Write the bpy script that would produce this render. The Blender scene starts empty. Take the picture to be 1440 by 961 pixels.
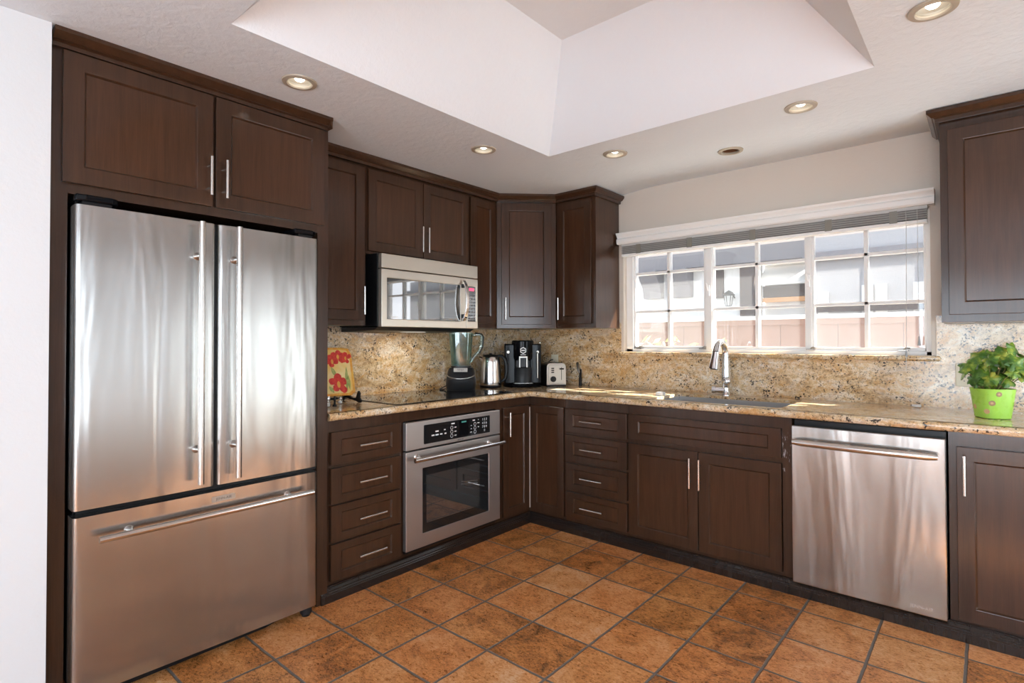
import bpy, bmesh, math, random
from mathutils import Vector, Matrix
C = bpy.context.scene.collection
SC = bpy.context.scene
PI = math.pi

# ------------------------------------------------------------------ camera
cam = bpy.data.objects.new('camera', bpy.data.cameras.new('camera'))
C.objects.link(cam)
YAW, PITCH, ROLL, F_PX, OX, OY = 0.7093, 0.0141, -0.0021, 772.5, 724.97, 467.75
fw = Vector((-math.sin(YAW)*math.cos(PITCH), math.cos(YAW)*math.cos(PITCH), math.sin(PITCH)))
rt = Vector((math.cos(YAW), math.sin(YAW), 0)); up = rt.cross(fw)
r2 = rt*math.cos(ROLL) + up*math.sin(ROLL); u2 = -rt*math.sin(ROLL) + up*math.cos(ROLL)
mw = Matrix((r2, u2, -fw)).transposed().to_4x4(); mw.translation = Vector((3.0674, -3.6205, 1.2677))
cam.matrix_world = mw
cam.data.sensor_width = 36; cam.data.lens = F_PX/1440*36
cam.data.shift_x = -(OX-720)/1440; cam.data.shift_y = (OY-480.5)/1440
cam.data.clip_start = .05
SC.camera = cam

# ------------------------------------------------------------------ light
SC.view_settings.view_transform = 'Standard'; SC.view_settings.look = 'None'
SC.view_settings.exposure = 0.22; SC.view_settings.gamma = 1.0
SC.view_settings.use_curve_mapping = False
SC.cycles.use_denoising = True
SC.cycles.max_bounces = 10; SC.cycles.diffuse_bounces = 6; SC.cycles.transparent_max_bounces = 24
SC.cycles.sample_clamp_indirect = 6.0
SC.cycles.caustics_reflective = False; SC.cycles.caustics_refractive = False
w = bpy.data.worlds.new('sky'); SC.world = w; w.use_nodes = True
wn = w.node_tree.nodes; wl = w.node_tree.links
bg = wn['Background']; bg.inputs['Strength'].default_value = 3.4
tc = wn.new('ShaderNodeTexCoord'); sx = wn.new('ShaderNodeSeparateXYZ'); rp = wn.new('ShaderNodeValToRGB')
wl.new(tc.outputs['Generated'], sx.inputs[0]); wl.new(sx.outputs['Z'], rp.inputs[0]); wl.new(rp.outputs[0], bg.inputs[0])
rp.color_ramp.elements[0].color = (.95, .96, 1, 1); rp.color_ramp.elements[1].color = (.62, .78, 1, 1)

def sun():
    d = bpy.data.lights.new('sun', 'SUN'); o = bpy.data.objects.new('sun', d); C.objects.link(o)
    d.energy = 28; d.angle = .009; d.color = (1, .95, .86)
    o.rotation_euler = Vector((-.30, -.30, -.42)).to_track_quat('-Z', 'Y').to_euler(); o.location = (6, 6, 8)
sun()
def area(name, loc, to, sx_, sy_, power, col):
    d = bpy.data.lights.new(name, 'AREA'); o = bpy.data.objects.new(name, d); C.objects.link(o)
    d.shape = 'RECTANGLE'; d.size = sx_; d.size_y = sy_; d.energy = power; d.color = col
    o.location = loc; o.rotation_euler = Vector(to).to_track_quat('-Z', 'Z').to_euler()
    return o
# daylight through the patio door behind the camera and the two openings of the right wall
area('patio_daylight', (3.35, -6.60, 1.05), (0, 1, 0), 2.3, 2.0, 108, (.72, .85, 1))
area('garden_door_daylight', (4.36, -.80, 1.02), (-1, 0, 0), 1.0, 2.0, 22, (.82, .94, 1))
area('side_window_daylight', (4.36, -4.15, 1.25), (-1, 0, 0), 1.8, 1.6, 56, (.72, .85, 1))

# ------------------------------------------------------------------ materials
class NT:
    def __init__(s, name):
        s.m = bpy.data.materials.new(name); s.m.use_nodes = True
        s.n = s.m.node_tree.nodes; s.l = s.m.node_tree.links
        s.b = s.n['Principled BSDF']; s.out = s.n['Material Output']
    def add(s, t, ins=None, **kw):
        n = s.n.new('ShaderNode'+t)
        for k, v in kw.items(): setattr(n, k, v)
        for k, v in (ins or {}).items(): s.put(n.inputs[k], v)
        return n
    def put(s, sock, v):
        if isinstance(v, bpy.types.NodeSocket): s.l.new(v, sock)
        elif isinstance(v, bpy.types.Node): s.l.new(v.outputs[0], sock)
        else: sock.default_value = v
    def math(s, op, a, b=0.0, c=0.0):
        return s.add('Math', {0: a, 1: b, 2: c}, operation=op).outputs[0]
    def ramp(s, fac, stops):
        r = s.add('ValToRGB', {0: fac}); e = r.color_ramp.elements
        while len(e) < len(stops): e.new(.5)
        for i, (p, c) in enumerate(stops):
            e[i].position = p; e[i].color = (*c, 1) if len(c) == 3 else c
        return r.outputs[0]
    def mix(s, f, a, b, mode='MIX'):
        n = s.add('Mix', data_type='RGBA', blend_type=mode)
        s.put(n.inputs['Factor'], f)
        for k, v in ((6, a), (7, b)):
            s.put(n.inputs[k], (*v, 1) if isinstance(v, tuple) and len(v) == 3 else v)
        return n.outputs[2]
    def noise(s, vec, scale, detail=4, rough=.55, dist=0):
        n = s.add('TexNoise', {'Scale': scale, 'Detail': detail, 'Roughness': rough, 'Distortion': dist})
        if vec is not None: s.put(n.inputs['Vector'], vec)
        return n.outputs['Fac']
    def scaled(s, vec, sc):
        return s.add('Mapping', {'Vector': vec, 'Scale': sc}).outputs[0]
    def pos(s): return s.add('NewGeometry').outputs['Position']
    def bump(s, h, strength, dist=.01):
        n = s.add('Bump', {'Height': h, 'Strength': strength, 'Distance': dist})
        s.put(s.b.inputs['Normal'], n.outputs[0])
    def set(s, **kw):
        K = dict(col='Base Color', rough='Roughness', metal='Metallic', spec='Specular IOR Level', coat='Coat Weight',
                 coatr='Coat Roughness', em='Emission Color', ems='Emission Strength', aniso='Anisotropic', sub='Subsurface Weight', tr='Transmission Weight', ior='IOR')
        for k, v in kw.items():
            if isinstance(v, tuple) and len(v) == 3: v = (*v, 1)
            s.put(s.b.inputs[K[k]], v)
        return s
M = {}
def plain(name, col, rough=.5, metal=0, **kw):
    t = NT(name).set(col=col, rough=rough, metal=metal, **kw)
    p = t.pos(); n = t.noise(p, 35, 3)
    t.put(t.b.inputs['Roughness'], t.math('MULTIPLY_ADD', n, rough*.3, rough*.85))
    M[name] = t.m; return t.m

def wood(name, dark, light, rough=.34, scuff=False):
    t = NT(name); p = t.pos()
    g = t.noise(t.scaled(p, (34, 34, 2.2)), 1.0, 6, .6, .4)
    g2 = t.noise(t.scaled(p, (260, 260, 9)), 1.0, 3, .6)
    big = t.noise(p, 2.1, 3)
    f = t.math('ADD', t.math('MULTIPLY', g, .55), t.math('MULTIPLY_ADD', g2, .25, t.math('MULTIPLY', big, .25)))
    c = t.ramp(f, [(.28, dark), (.78, light)])
    if scuff:
        s = t.ramp(t.noise(t.scaled(p, (90, 90, 26)), 1.0, 4, .7), [(.56, (0, 0, 0)), (.66, (1, 1, 1))])
        z = t.add('SeparateXYZ', {0: p}).outputs['Z']
        band = t.math('MULTIPLY', t.math('GREATER_THAN', z, .60), t.math('LESS_THAN', z, .80))
        c = t.mix(t.math('MULTIPLY', s, band), c, (.42, .40, .42))
    t.set(col=c, rough=t.math('MULTIPLY_ADD', g, .16, rough-.10), spec=.16, coat=.62, coatr=.16)
    t.bump(t.math('ADD', g2, g), .06, .002)
    M[name] = t.m
wood('wood', (.021, .0088, .0042), (.074, .0335, .0165))
wood('wood_panel', (.027, .0110, .0050), (.088, .037, .0165), .36)
wood('wood_worn', (.021, .0088, .0042), (.074, .0335, .0165), .4, True)
wood('wood_base', (.010, .007, .006), (.026, .017, .014), .24)

def steel(name, col, rough, wav=(3.0, 3.0, .55), ws=.25, fine=(420, 420, 6), an=0):
    t = NT(name); p = t.pos()
    a = t.noise(t.scaled(p, wav), 1.0, 3, .5, .5)
    b = t.noise(t.scaled(p, fine), 1.0, 2, .6)
    t.set(col=col, metal=1.0, rough=rough)
    if an:
        tg = t.add('Tangent', direction_type='RADIAL', axis='Z')
        t.set(aniso=an); t.put(t.b.inputs['Tangent'], tg.outputs[0])
    t.bump(a, ws, .035)
    M[name] = t.m
steel('steel', (.435, .422, .405), .25, wav=(4.5, 4.5, .5), ws=.55, an=.8)
steel('steel_oven', (.52, .49, .47), .40, ws=.1, an=.6)
steel('steel_micro', (.70, .64, .55), .36, ws=.12, an=.6)
steel('steel_bar', (.70, .67, .64), .20, ws=.0)
steel('nickel', (.42, .40, .365), .36, ws=.0)
steel('steel_toaster', (.44, .42, .39), .30, ws=.0)
steel('steel_sink', (.55, .55, .56), .28, ws=.1)
steel('chrome', (.80, .81, .83), .06, ws=.0)

def wall(name, col, sc=55, st=.22, rough=.6):
    t = NT(name); p = t.pos()
    n = t.noise(p, sc, 5, .6, .3); n2 = t.noise(p, 2.0, 3)
    t.set(col=t.mix(t.math('MULTIPLY', n2, .5), col, tuple(c*.93 for c in col)), rough=rough, spec=.3)
    t.bump(n, st, .012); M[name] = t.m
wall('wall_paint', (.67, .68, .69), 60, .10)
wall('wall_warm', (.66, .60, .53), 50, .10)
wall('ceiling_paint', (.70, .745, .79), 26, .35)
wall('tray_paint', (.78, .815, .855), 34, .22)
wall('white_trim', (.84, .84, .82), 30, .03, .35)
wall('white_frame', (.86, .86, .85), 30, .03, .4)
wall('stucco', (.62, .61, .58), 40, .3, .8)
wall('peach_stucco', (.55, .45, .37), 40, .3, .8)
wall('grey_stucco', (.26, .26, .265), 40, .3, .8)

def granite():
    t = NT('granite'); p = t.pos()
    big = t.noise(t.scaled(p, (1.6, 2.2, 3.6)), 1.6, 6, .68, 2.4)
    mid = t.noise(p, 44, 6, .78, .5)
    f = t.math('MULTIPLY_ADD', big, .52, t.math('MULTIPLY', mid, .48))
    c = t.ramp(f, [(.36, (.26, .16, .09)), (.43, (.47, .31, .16)), (.49, (.68, .49, .27)), (.54, (.76, .61, .41)), (.62, (.84, .77, .65))])
    gold = t.ramp(t.noise(t.scaled(p, (1.0, 1.0, 1.8)), 6, 6, .70, 2.0), [(.47, (0, 0, 0)), (.63, (1, 1, 1))])
    c = t.mix(t.math('MULTIPLY', gold, .70), c, (.58, .30, .085))
    pale = t.ramp(t.noise(t.scaled(p, (1.5, .9, 2.2)), 3.2, 5, .65, 1.6), [(.50, (0, 0, 0)), (.68, (1, 1, 1))])
    c = t.mix(t.math('MULTIPLY', pale, .55), c, (.66, .61, .53))
    grey = t.ramp(t.noise(p, 120, 4, .72), [(.545, (0, 0, 0)), (.62, (1, 1, 1))])
    gmask = t.ramp(t.noise(p, 5, 3, .6, .6), [(.40, (0, 0, 0)), (.60, (1, 1, 1))])
    c = t.mix(t.math('MULTIPLY', grey, t.math('MULTIPLY_ADD', gmask, .55, .25)), c, (.17, .115, .075))
    sp = t.math('MULTIPLY_ADD', t.noise(p, 95, 4, .68), .66, t.math('MULTIPLY', t.noise(p, 11, 4, .65, 1.0), .44))
    spots = t.ramp(sp, [(.615, (0, 0, 0)), (.64, (1, 1, 1))])
    c = t.mix(spots, c, (.03, .022, .019))
    t.set(col=c, rough=t.math('MULTIPLY_ADD', mid, .10, .09), spec=.55)
    M['granite'] = t.m
granite()

def tiles():
    t = NT('terracotta'); p = t.pos(); P = .2977
    s = t.add('SeparateXYZ', {0: p})
    u = t.math('DIVIDE', t.math('SUBTRACT', s.outputs['X'], .907), P)
    v = t.math('DIVIDE', t.math('ADD', s.outputs['Y'], .789), P)
    wob = t.math('MULTIPLY_ADD', t.noise(p, 14, 3), .02, -.01)
    def edge(q):
        f = t.math('FRACT', t.math('ADD', t.math('ADD', q, wob), .5))
        return t.math('ABSOLUTE', t.math('SUBTRACT', f, .5))
    e = t.math('MINIMUM', edge(u), edge(v))
    m = t.add('MapRange', {0: e, 1: .013, 2: .024, 3: 0.0, 4: 1.0}, interpolation_type='SMOOTHSTEP').outputs[0]
    ids = t.add('CombineXYZ', {0: t.math('FLOOR', u), 1: t.math('FLOOR', v)})
    rnd = t.add('TexWhiteNoise', {'Vector': ids.outputs[0]}, noise_dimensions='3D')
    off = t.add('VectorMath', {0: p, 1: t.add('VectorMath', {0: rnd.outputs['Color'], 1: (7, 7, 7)}, operation='MULTIPLY').outputs[0]}, operation='ADD').outputs[0]
    n1 = t.noise(off, 6.5, 6, .66, 1.2); n2 = t.noise(t.scaled(off, (1, 1.7, 1)), 62, 7, .80, 1.0)
    f = t.math('ADD', t.math('MULTIPLY', n1, .46), t.math('MULTIPLY_ADD', n2, .74, t.math('MULTIPLY_ADD', rnd.outputs['Value'], .12, -.125)))
    c = t.ramp(f, [(.345, (.06, .027, .009)), (.43, (.27, .100, .022)), (.50, (.56, .210, .050)), (.58, (.76, .34, .11)), (.69, (.84, .53, .29))])
    c = t.mix(t.math('MULTIPLY', rnd.outputs['Color'], .55), c, t.mix(1.0, c, (1.0, .72, .62), 'MULTIPLY'))
    g = t.mix(t.noise(p, 60, 3), (.13, .10, .08), (.22, .18, .15))
    t.set(col=t.mix(m, g, c), rough=t.math('MULTIPLY_ADD', n2, .25, t.math('MULTIPLY_ADD', m, -.35, .52)), spec=.5)
    h = t.math('ADD', t.math('MULTIPLY', m, .6), t.math('MULTIPLY_ADD', n2, .55, t.math('MULTIPLY', n1, .4)))
    t.bump(h, .8, .012); M['tile'] = t.m
tiles()

def clear(name, tint, haze=0.0, gloss=.10, hazecol=(.9, .9, .9)):
    t = NT(name); t.n.remove(t.b)
    tr = t.add('BsdfTransparent', {0: (*tint, 1)}); gl = t.add('BsdfGlossy', {0: (1, 1, 1, 1), 'Roughness': .02})
    fr = t.add('LayerWeight', {0: .5}).outputs['Facing']      # 1 - |cos|, the same from both sides
    f = t.math('MULTIPLY_ADD', t.math('POWER', fr, 5.0), .9, .03+gloss*.1)
    a = t.add('MixShader', {0: f, 1: tr.outputs[0], 2: gl.outputs[0]})
    if haze:
        d = t.add('BsdfTranslucent', {0: (*hazecol, 1)}); d2 = t.add('BsdfDiffuse', {0: (*hazecol, 1)})
        dd = t.add('MixShader', {0: .3, 1: d.outputs[0], 2: d2.outputs[0]})
        n = t.noise(t.scaled(t.pos(), (3, 3, 1.4)), 2.5, 6, .7)
        a = t.add('MixShader', {0: t.math('MULTIPLY', t.math('MULTIPLY_ADD', n, .8, .6), haze), 1: a.outputs[0], 2: dd.outputs[0]})
    t.l.new(a.outputs[0], t.out.inputs[0]); M[name] = t.m
clear('pane_clear', (.96, .97, .97), .035)
clear('pane_dusty', (.95, .96, .97), .06)
clear('pane_room', (.95, .97, .97), 0)
clear('jar_plastic', (.66, .80, .78), .10, .6, (.6, .75, .72))
clear('shaker_glass', (.90, .93, .93), .12, .6)

plain('black', (.006, .006, .007), .35, spec=.3); plain('black_gloss', (.004, .004, .005), .16, spec=.14)
plain('dark_grey', (.014, .0145, .016), .40, spec=.3); plain('grey_plastic', (.10, .10, .105), .45)
plain('glass_black', (.010, .011, .012), .06, spec=.7); plain('glass_grey', (.035, .038, .038), .02, ior=3.2)
plain('cooktop', (.012, .012, .013), .03, ior=1.8)
plain('mark_white', (.75, .75, .75), .5); plain('ivory', (.72, .67, .52), .4); plain('ivory_dark', (.22, .21, .18), .4)
plain('bulb_off', (.30, .27, .22), .3); plain('trim_ring', (.40, .345, .27), .4); plain('can_rust', (.16, .065, .025), .7)
plain('raw_edge', (.52, .46, .40), .6); plain('white_plastic', (.82, .82, .82), .35); plain('rag_grey', (.35, .36, .37), .6)
plain('lime_ceramic', (.36, .66, .09), .28); plain('dot_brown', (.35, .22, .13), .4); plain('dot_pink', (.62, .42, .22), .4)
plain('soil', (.03, .02, .012), .9); plain('stem', (.20, .19, .05), .6)
plain('fence_wood', (.19, .105, .075), .8); plain('timber', (.045, .032, .028), .7); plain('timber_grey', (.13, .125, .13), .8)
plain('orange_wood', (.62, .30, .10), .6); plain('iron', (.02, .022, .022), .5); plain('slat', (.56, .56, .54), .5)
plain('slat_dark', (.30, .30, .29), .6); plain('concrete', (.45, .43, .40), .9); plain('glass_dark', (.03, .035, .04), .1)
plain('hose', (.02, .02, .02), .5)
def emis(name, col, s):
    t = NT(name).set(col=(.02, .02, .02), em=col, ems=s); M[name] = t.m
emis('bulb_lit', (1, .95, .86), 6); emis('fill_glow', (1, .93, .82), .7); emis('display_red', (1, .10, .22), 1.2); emis('display_teal', (.05, .35, .30), .5)  # includes the glow of the added fill strip under the microwave
def foliage():
    t = NT('leaf'); p = t.pos()
    n = t.noise(p, 22, 4, .6); n2 = t.noise(p, 90, 3)
    c = t.ramp(t.math('MULTIPLY_ADD', n, .85, t.math('MULTIPLY', n2, .15)), [(.32, (.016, .058, .006)), (.47, (.055, .150, .012)), (.57, (.19, .29, .030)), (.68, (.50, .46, .07))])
    t.set(col=c, rough=.42, sub=.0); M['leaf'] = t.m
    t = NT('shrub_leaf'); p = t.pos(); n = t.noise(p, 5, 3)
    t.set(col=t.ramp(n, [(.3, (.20, .34, .06)), (.7, (.62, .66, .22))]), rough=.6); M['shrub_leaf'] = t.m
foliage()

# tulip platter: glaze, petals and leaves are separate glaze colours
def glaze(name, a, b, sc=30):
    t = NT(name); n = t.noise(t.pos(), sc, 4, .6, .5)
    t.set(col=t.ramp(n, [(.35, a), (.65, b)]), rough=.25); M[name] = t.m
glaze('glaze_yellow', (.80, .52, .13), (.84, .68, .32), 9); glaze('glaze_orange', (.70, .26, .03), (.80, .45, .08))
glaze('glaze_red', (.50, .012, .012), (.72, .06, .03), 60); glaze('glaze_green', (.20, .27, .06), (.45, .45, .15), 60)

# ------------------------------------------------------------------ mesh helpers
class MB:
    def __init__(s, frame=None): s.v = []; s.f = []; s.sm = []; s.M = frame or Matrix()
    def _add(s, vs, fs, smooth=False):
        o = len(s.v); s.v += [s.M @ Vector(v) for v in vs]; s.f += [[i+o for i in f] for f in fs]; s.sm += [smooth]*len(fs); return s
    def box(s, x0, y0, z0, x1, y1, z1):
        vs = [(x, y, z) for x in (x0, x1) for y in (y0, y1) for z in (z0, z1)]
        return s._add(vs, [(0, 1, 3, 2), (4, 6, 7, 5), (0, 4, 5, 1), (2, 3, 7, 6), (0, 2, 6, 4), (1, 5, 7, 3)])
    def prism(s, pts, vec, smooth=False):
        n = len(pts); v = Vector(vec)
        vs = [Vector(p) for p in pts] + [Vector(p)+v for p in pts]
        fs = [list(range(n))[::-1], list(range(n, 2*n))] + [(i, (i+1) % n, n+(i+1) % n, n+i) for i in range(n)]
        return s._add(vs, fs, smooth)
    def rprism(s, u0, v0, u1, v1, r, w0, w1, ax='xyz', n=5):
        # rounded rectangle in the (ax0, ax1) plane, extruded along ax2
        pts = []
        for cx, cy, a in ((u1-r, v1-r, 0), (u0+r, v1-r, 90), (u0+r, v0+r, 180), (u1-r, v0+r, 270)):
            for k in range(n+1):
                t = math.radians(a+90*k/n); pts.append((cx+r*math.cos(t), cy+r*math.sin(t)))
        idx = ['xyz'.index(c) for c in ax]
        def mk(u, v, w):
            p = [0, 0, 0]; p[idx[0]] = u; p[idx[1]] = v; p[idx[2]] = w; return p
        vec = mk(0, 0, w1-w0)
        return s.prism([mk(u, v, w0) for u, v in pts], vec, True)
    def cyl(s, p0, p1, r0, r1=None, n=16):
        return s.tube([p0, p1], [r0, r0 if r1 is None else r1], n)
    def tube(s, pts, r, n=10, squash=None):
        P = [Vector(p) for p in pts]; R = r if isinstance(r, (list, tuple)) else [r]*len(P)
        rings = []; d0 = (P[1]-P[0]).normalized(); a = d0.orthogonal().normalized()
        for i, p in enumerate(P):
            d = (P[min(i+1, len(P)-1)]-P[max(i-1, 0)]).normalized()
            a = (a - d*a.dot(d)).normalized(); b = d.cross(a)
            rings.append([p + a*R[i]*math.cos(2*PI*k/n) + b*R[i]*math.sin(2*PI*k/n) for k in range(n)])
        vs = [v for g in rings for v in g]; fs = []
        for i in range(len(P)-1):
            for k in range(n): fs.append((i*n+k, i*n+(k+1) % n, (i+1)*n+(k+1) % n, (i+1)*n+k))
        fs += [list(range(n))[::-1], list(range(len(vs)-n, len(vs)))]
        return s._add(vs, fs, True)
    def lathe(s, prof, c=(0, 0, 0), n=32, axis=None, sq=(1, 1)):
        # profile (r, z); closed profile makes a ring, open ends at r=0 close themselves
        vs = []; fs = []; m = len(prof)
        A = Matrix() if axis is None else Vector((0, 0, 1)).rotation_difference(Vector(axis)).to_matrix().to_4x4()
        for r, z in prof:
            for k in range(n):
                t = 2*PI*k/n; vs.append(Vector(c) + A @ Vector((r*math.cos(t)*sq[0], r*math.sin(t)*sq[1], z)))
        for i in range(m-1):
            for k in range(n): fs.append((i*n+k, i*n+(k+1) % n, (i+1)*n+(k+1) % n, (i+1)*n+k))
        fs += [list(range(n))[::-1], list(range((m-1)*n, m*n))]
        return s._add(vs, fs, True)
    def ring(s, prof, c=(0, 0, 0), n=32, axis=None):
        vs = []; fs = []; m = len(prof)
        A = Matrix() if axis is None else Vector((0, 0, 1)).rotation_difference(Vector(axis)).to_matrix().to_4x4()
        for r, z in prof:
            for k in range(n):
                t = 2*PI*k/n; vs.append(Vector(c) + A @ Vector((r*math.cos(t), r*math.sin(t), z)))
        for i in range(m):
            j = (i+1) % m
            for k in range(n): fs.append((i*n+k, i*n+(k+1) % n, j*n+(k+1) % n, j*n+k))
        return s._add(vs, fs, True)
    def ball(s, c, r, n=16, sc=(1, 1, 1)):
        pr = [(r*math.sin(PI*i/n), -r*math.cos(PI*i/n)) for i in range(n+1)]
        pr[0] = (1e-5, pr[0][1]); pr[-1] = (1e-5, pr[-1][1])
        q = MB(); q.lathe(pr, (0, 0, 0), n*2)
        return s._add([Vector(c)+Vector((v.x*sc[0], v.y*sc[1], v.z*sc[2])) for v in q.v], q.f, True)
    def sweep(s, prof, path, side=1):
        # profile (out, z) swept along a plan polyline with mitred corners
        P = [Vector(p) for p in path]; n = len(P); m = len(prof); vs = []
        for i in range(n):
            a = (P[i]-P[i-1]).normalized() if i else None; b = (P[i+1]-P[i]).normalized() if i < n-1 else None
            na = Vector((-a.y, a.x))*side if a else None; nb = Vector((-b.y, b.x))*side if b else None
            if na is None: o = nb
            elif nb is None: o = na
            else: o = (na+nb)/(1+na.dot(nb))
            for q, z in prof: vs.append((P[i].x+o.x*q, P[i].y+o.y*q, z))
        fs = []
        for i in range(n-1):
            for k in range(m): fs.append((i*m+k, i*m+(k+1) % m, (i+1)*m+(k+1) % m, (i+1)*m+k))
        fs += [list(range(m))[::-1], list(range((n-1)*m, n*m))]
        return s._add(vs, fs)
    def shaker(s, a0, a1, z0, z1, d0, d1, st=.058, rl=None, inset=.009):
        # a stile-and-rail front with an opening (the panel is a mesh of its own)
        rl = rl or st; q = .006
        A, B = (a0, a1), (z0, z1)
        o = [(a0, z0), (a1, z0), (a1, z1), (a0, z1)]
        i1 = [(a0+st, z0+rl), (a1-st, z0+rl), (a1-st, z1-rl), (a0+st, z1-rl)]
        i2 = [(a0+st+q, z0+rl+q), (a1-st-q, z0+rl+q), (a1-st-q, z1-rl-q), (a0+st+q, z1-rl-q)]
        L = [(o, d0), (o, d1), (i1, d1), (i2, d1-inset), (i2, d0)]
        vs = [(p[0], d, p[1]) for g, d in L for p in g]; fs = []
        for g in range(5):
            h = (g+1) % 5
            for k in range(4): fs.append((g*4+k, g*4+(k+1) % 4, h*4+(k+1) % 4, h*4+k))
        return s._add(vs, fs)

def origin(o):
    v = Vector((0, 0, 0))
    while o: v += o.location; o = o.parent
    return v
def link(name, mesh, parent=None, loc=None):
    o = bpy.data.objects.new(name, mesh); C.objects.link(o)
    if parent: o.parent = parent
    if loc is not None: o.location = loc
    return o
def obj(name, mb, mat, parent=None, bevel=0, loc=None, seg=2):
    base = origin(parent)
    if parent is None and loc is None:
        xs = [v.x for v in mb.v]; ys = [v.y for v in mb.v]; zs = [v.z for v in mb.v]
        loc = Vector(((min(xs)+max(xs))/2, (min(ys)+max(ys))/2, min(zs)))
    if loc is not None: base = base + Vector(loc)
    me = bpy.data.meshes.new(name)
    me.from_pydata([v-base for v in mb.v], [], mb.f)
    bm = bmesh.new(); bm.from_mesh(me); 
    for f, s_ in zip(bm.faces, mb.sm): f.smooth = s_
    bmesh.ops.recalc_face_normals(bm, faces=bm.faces); bm.to_mesh(me); bm.free()
    if any(mb.sm): me.set_sharp_from_angle(angle=math.radians(40))
    me.materials.append(M[mat])
    o = link(name, me, parent, loc)
    if bevel:
        b = o.modifiers.new('edge', 'BEVEL'); b.width = bevel; b.segments = seg; b.limit_method = 'ANGLE'; b.angle_limit = math.radians(50)
    return o
def tag(o, label, cat, group=None):
    o['label'] = label; o['category'] = cat
    if group: o['group'] = group
    return o
def thing(name, label, cat, loc, group=None):
    o = bpy.data.objects.new(name, None); C.objects.link(o); o.location = loc; o.empty_display_size = .05
    return tag(o, label, cat, group)
def struct(name, mb, mat, parent=None, bevel=0):
    o = obj(name, mb, mat, parent, bevel)
    if parent is None: o['kind'] = 'structure'
    return o
def copy_tree(o, parent=None):
    c = o.copy(); C.objects.link(c)
    if parent: c.parent = parent
    for ch in [x for x in bpy.data.objects if x.parent == o]: copy_tree(ch, c)
    return c
def text(name, s, size, mat, parent, M4, thick=.0006, align='CENTER'):
    cu = bpy.data.curves.new(name, 'FONT'); cu.body = s; cu.size = size; cu.extrude = thick; cu.align_x = align; cu.align_y = 'CENTER'
    t = bpy.data.objects.new(name, cu); C.objects.link(t); bpy.context.view_layer.update()
    me = bpy.data.meshes.new_from_object(t.evaluated_get(bpy.context.evaluated_depsgraph_get()))
    bpy.data.objects.remove(t); bpy.data.curves.remove(cu)
    q = MB(M4); q._add([v.co for v in me.vertices], [list(p.vertices) for p in me.polygons]); bpy.data.meshes.remove(me)
    return obj(name, q, mat, parent)
def FR(o, a, d, z=(0, 0, 1)):   # frame from origin and axes
    m = Matrix((Vector(a), Vector(d), Vector(z))).transposed().to_4x4(); m.translation = Vector(o); return m
LEFT = FR((0, 0, 0), (0, 1, 0), (1, 0, 0))      # (along y, out from left wall, z)
BACK = FR((0, 0, 0), (1, 0, 0), (0, -1, 0))     # (along x, out from back wall, z)

# ------------------------------------------------------------------ room shell
H, XR, YF = 2.337, 4.2, -6.5
struct('floor', MB().box(-.14, -6.64, -.08, 4.34, .14, 0), 'tile')
g = MB().box(-.14, -3.245, 0, 0, .14, 2.42); g.box(-.14, -6.5, 0, .70, -3.245, 2.336)
struct('wall_left', g, 'wall_paint')
WX0, WX1, WZ0, WZ1 = 1.02, 2.845, 1.155, 2.01
g = MB().box(0, 0, 0, WX0, .14, 2.42).box(WX1, 0, 0, 4.34, .14, 2.42).box(WX0, 0, 0, WX1, .14, WZ0).box(WX0, 0, WZ1, WX1, .14, 2.42)
struct('wall_back', g, 'wall_warm')
g = MB()
for y0, y1, z0, z1 in ((-6.5, -5.05, 0, 2.42), (-5.05, -3.25, 0, .45), (-5.05, -3.25, 2.05, 2.42), (-3.25, -1.3, 0, 2.42), (-1.3, -.3, 2.05, 2.42), (-.3, 0, 0, 2.42)):
    g.box(XR, y0, z0, XR+.14, y1, z1)
struct('wall_right', g, 'wall_paint')
g = MB()
for x0, x1, z0, z1 in ((-.14, 2.2, 0, 2.42), (2.2, 4.5, 2.05, 2.42),): g.box(x0, YF-.14, z0, min(x1, 4.34), YF, z1)
struct('wall_front', g, 'wall_paint')

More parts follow.
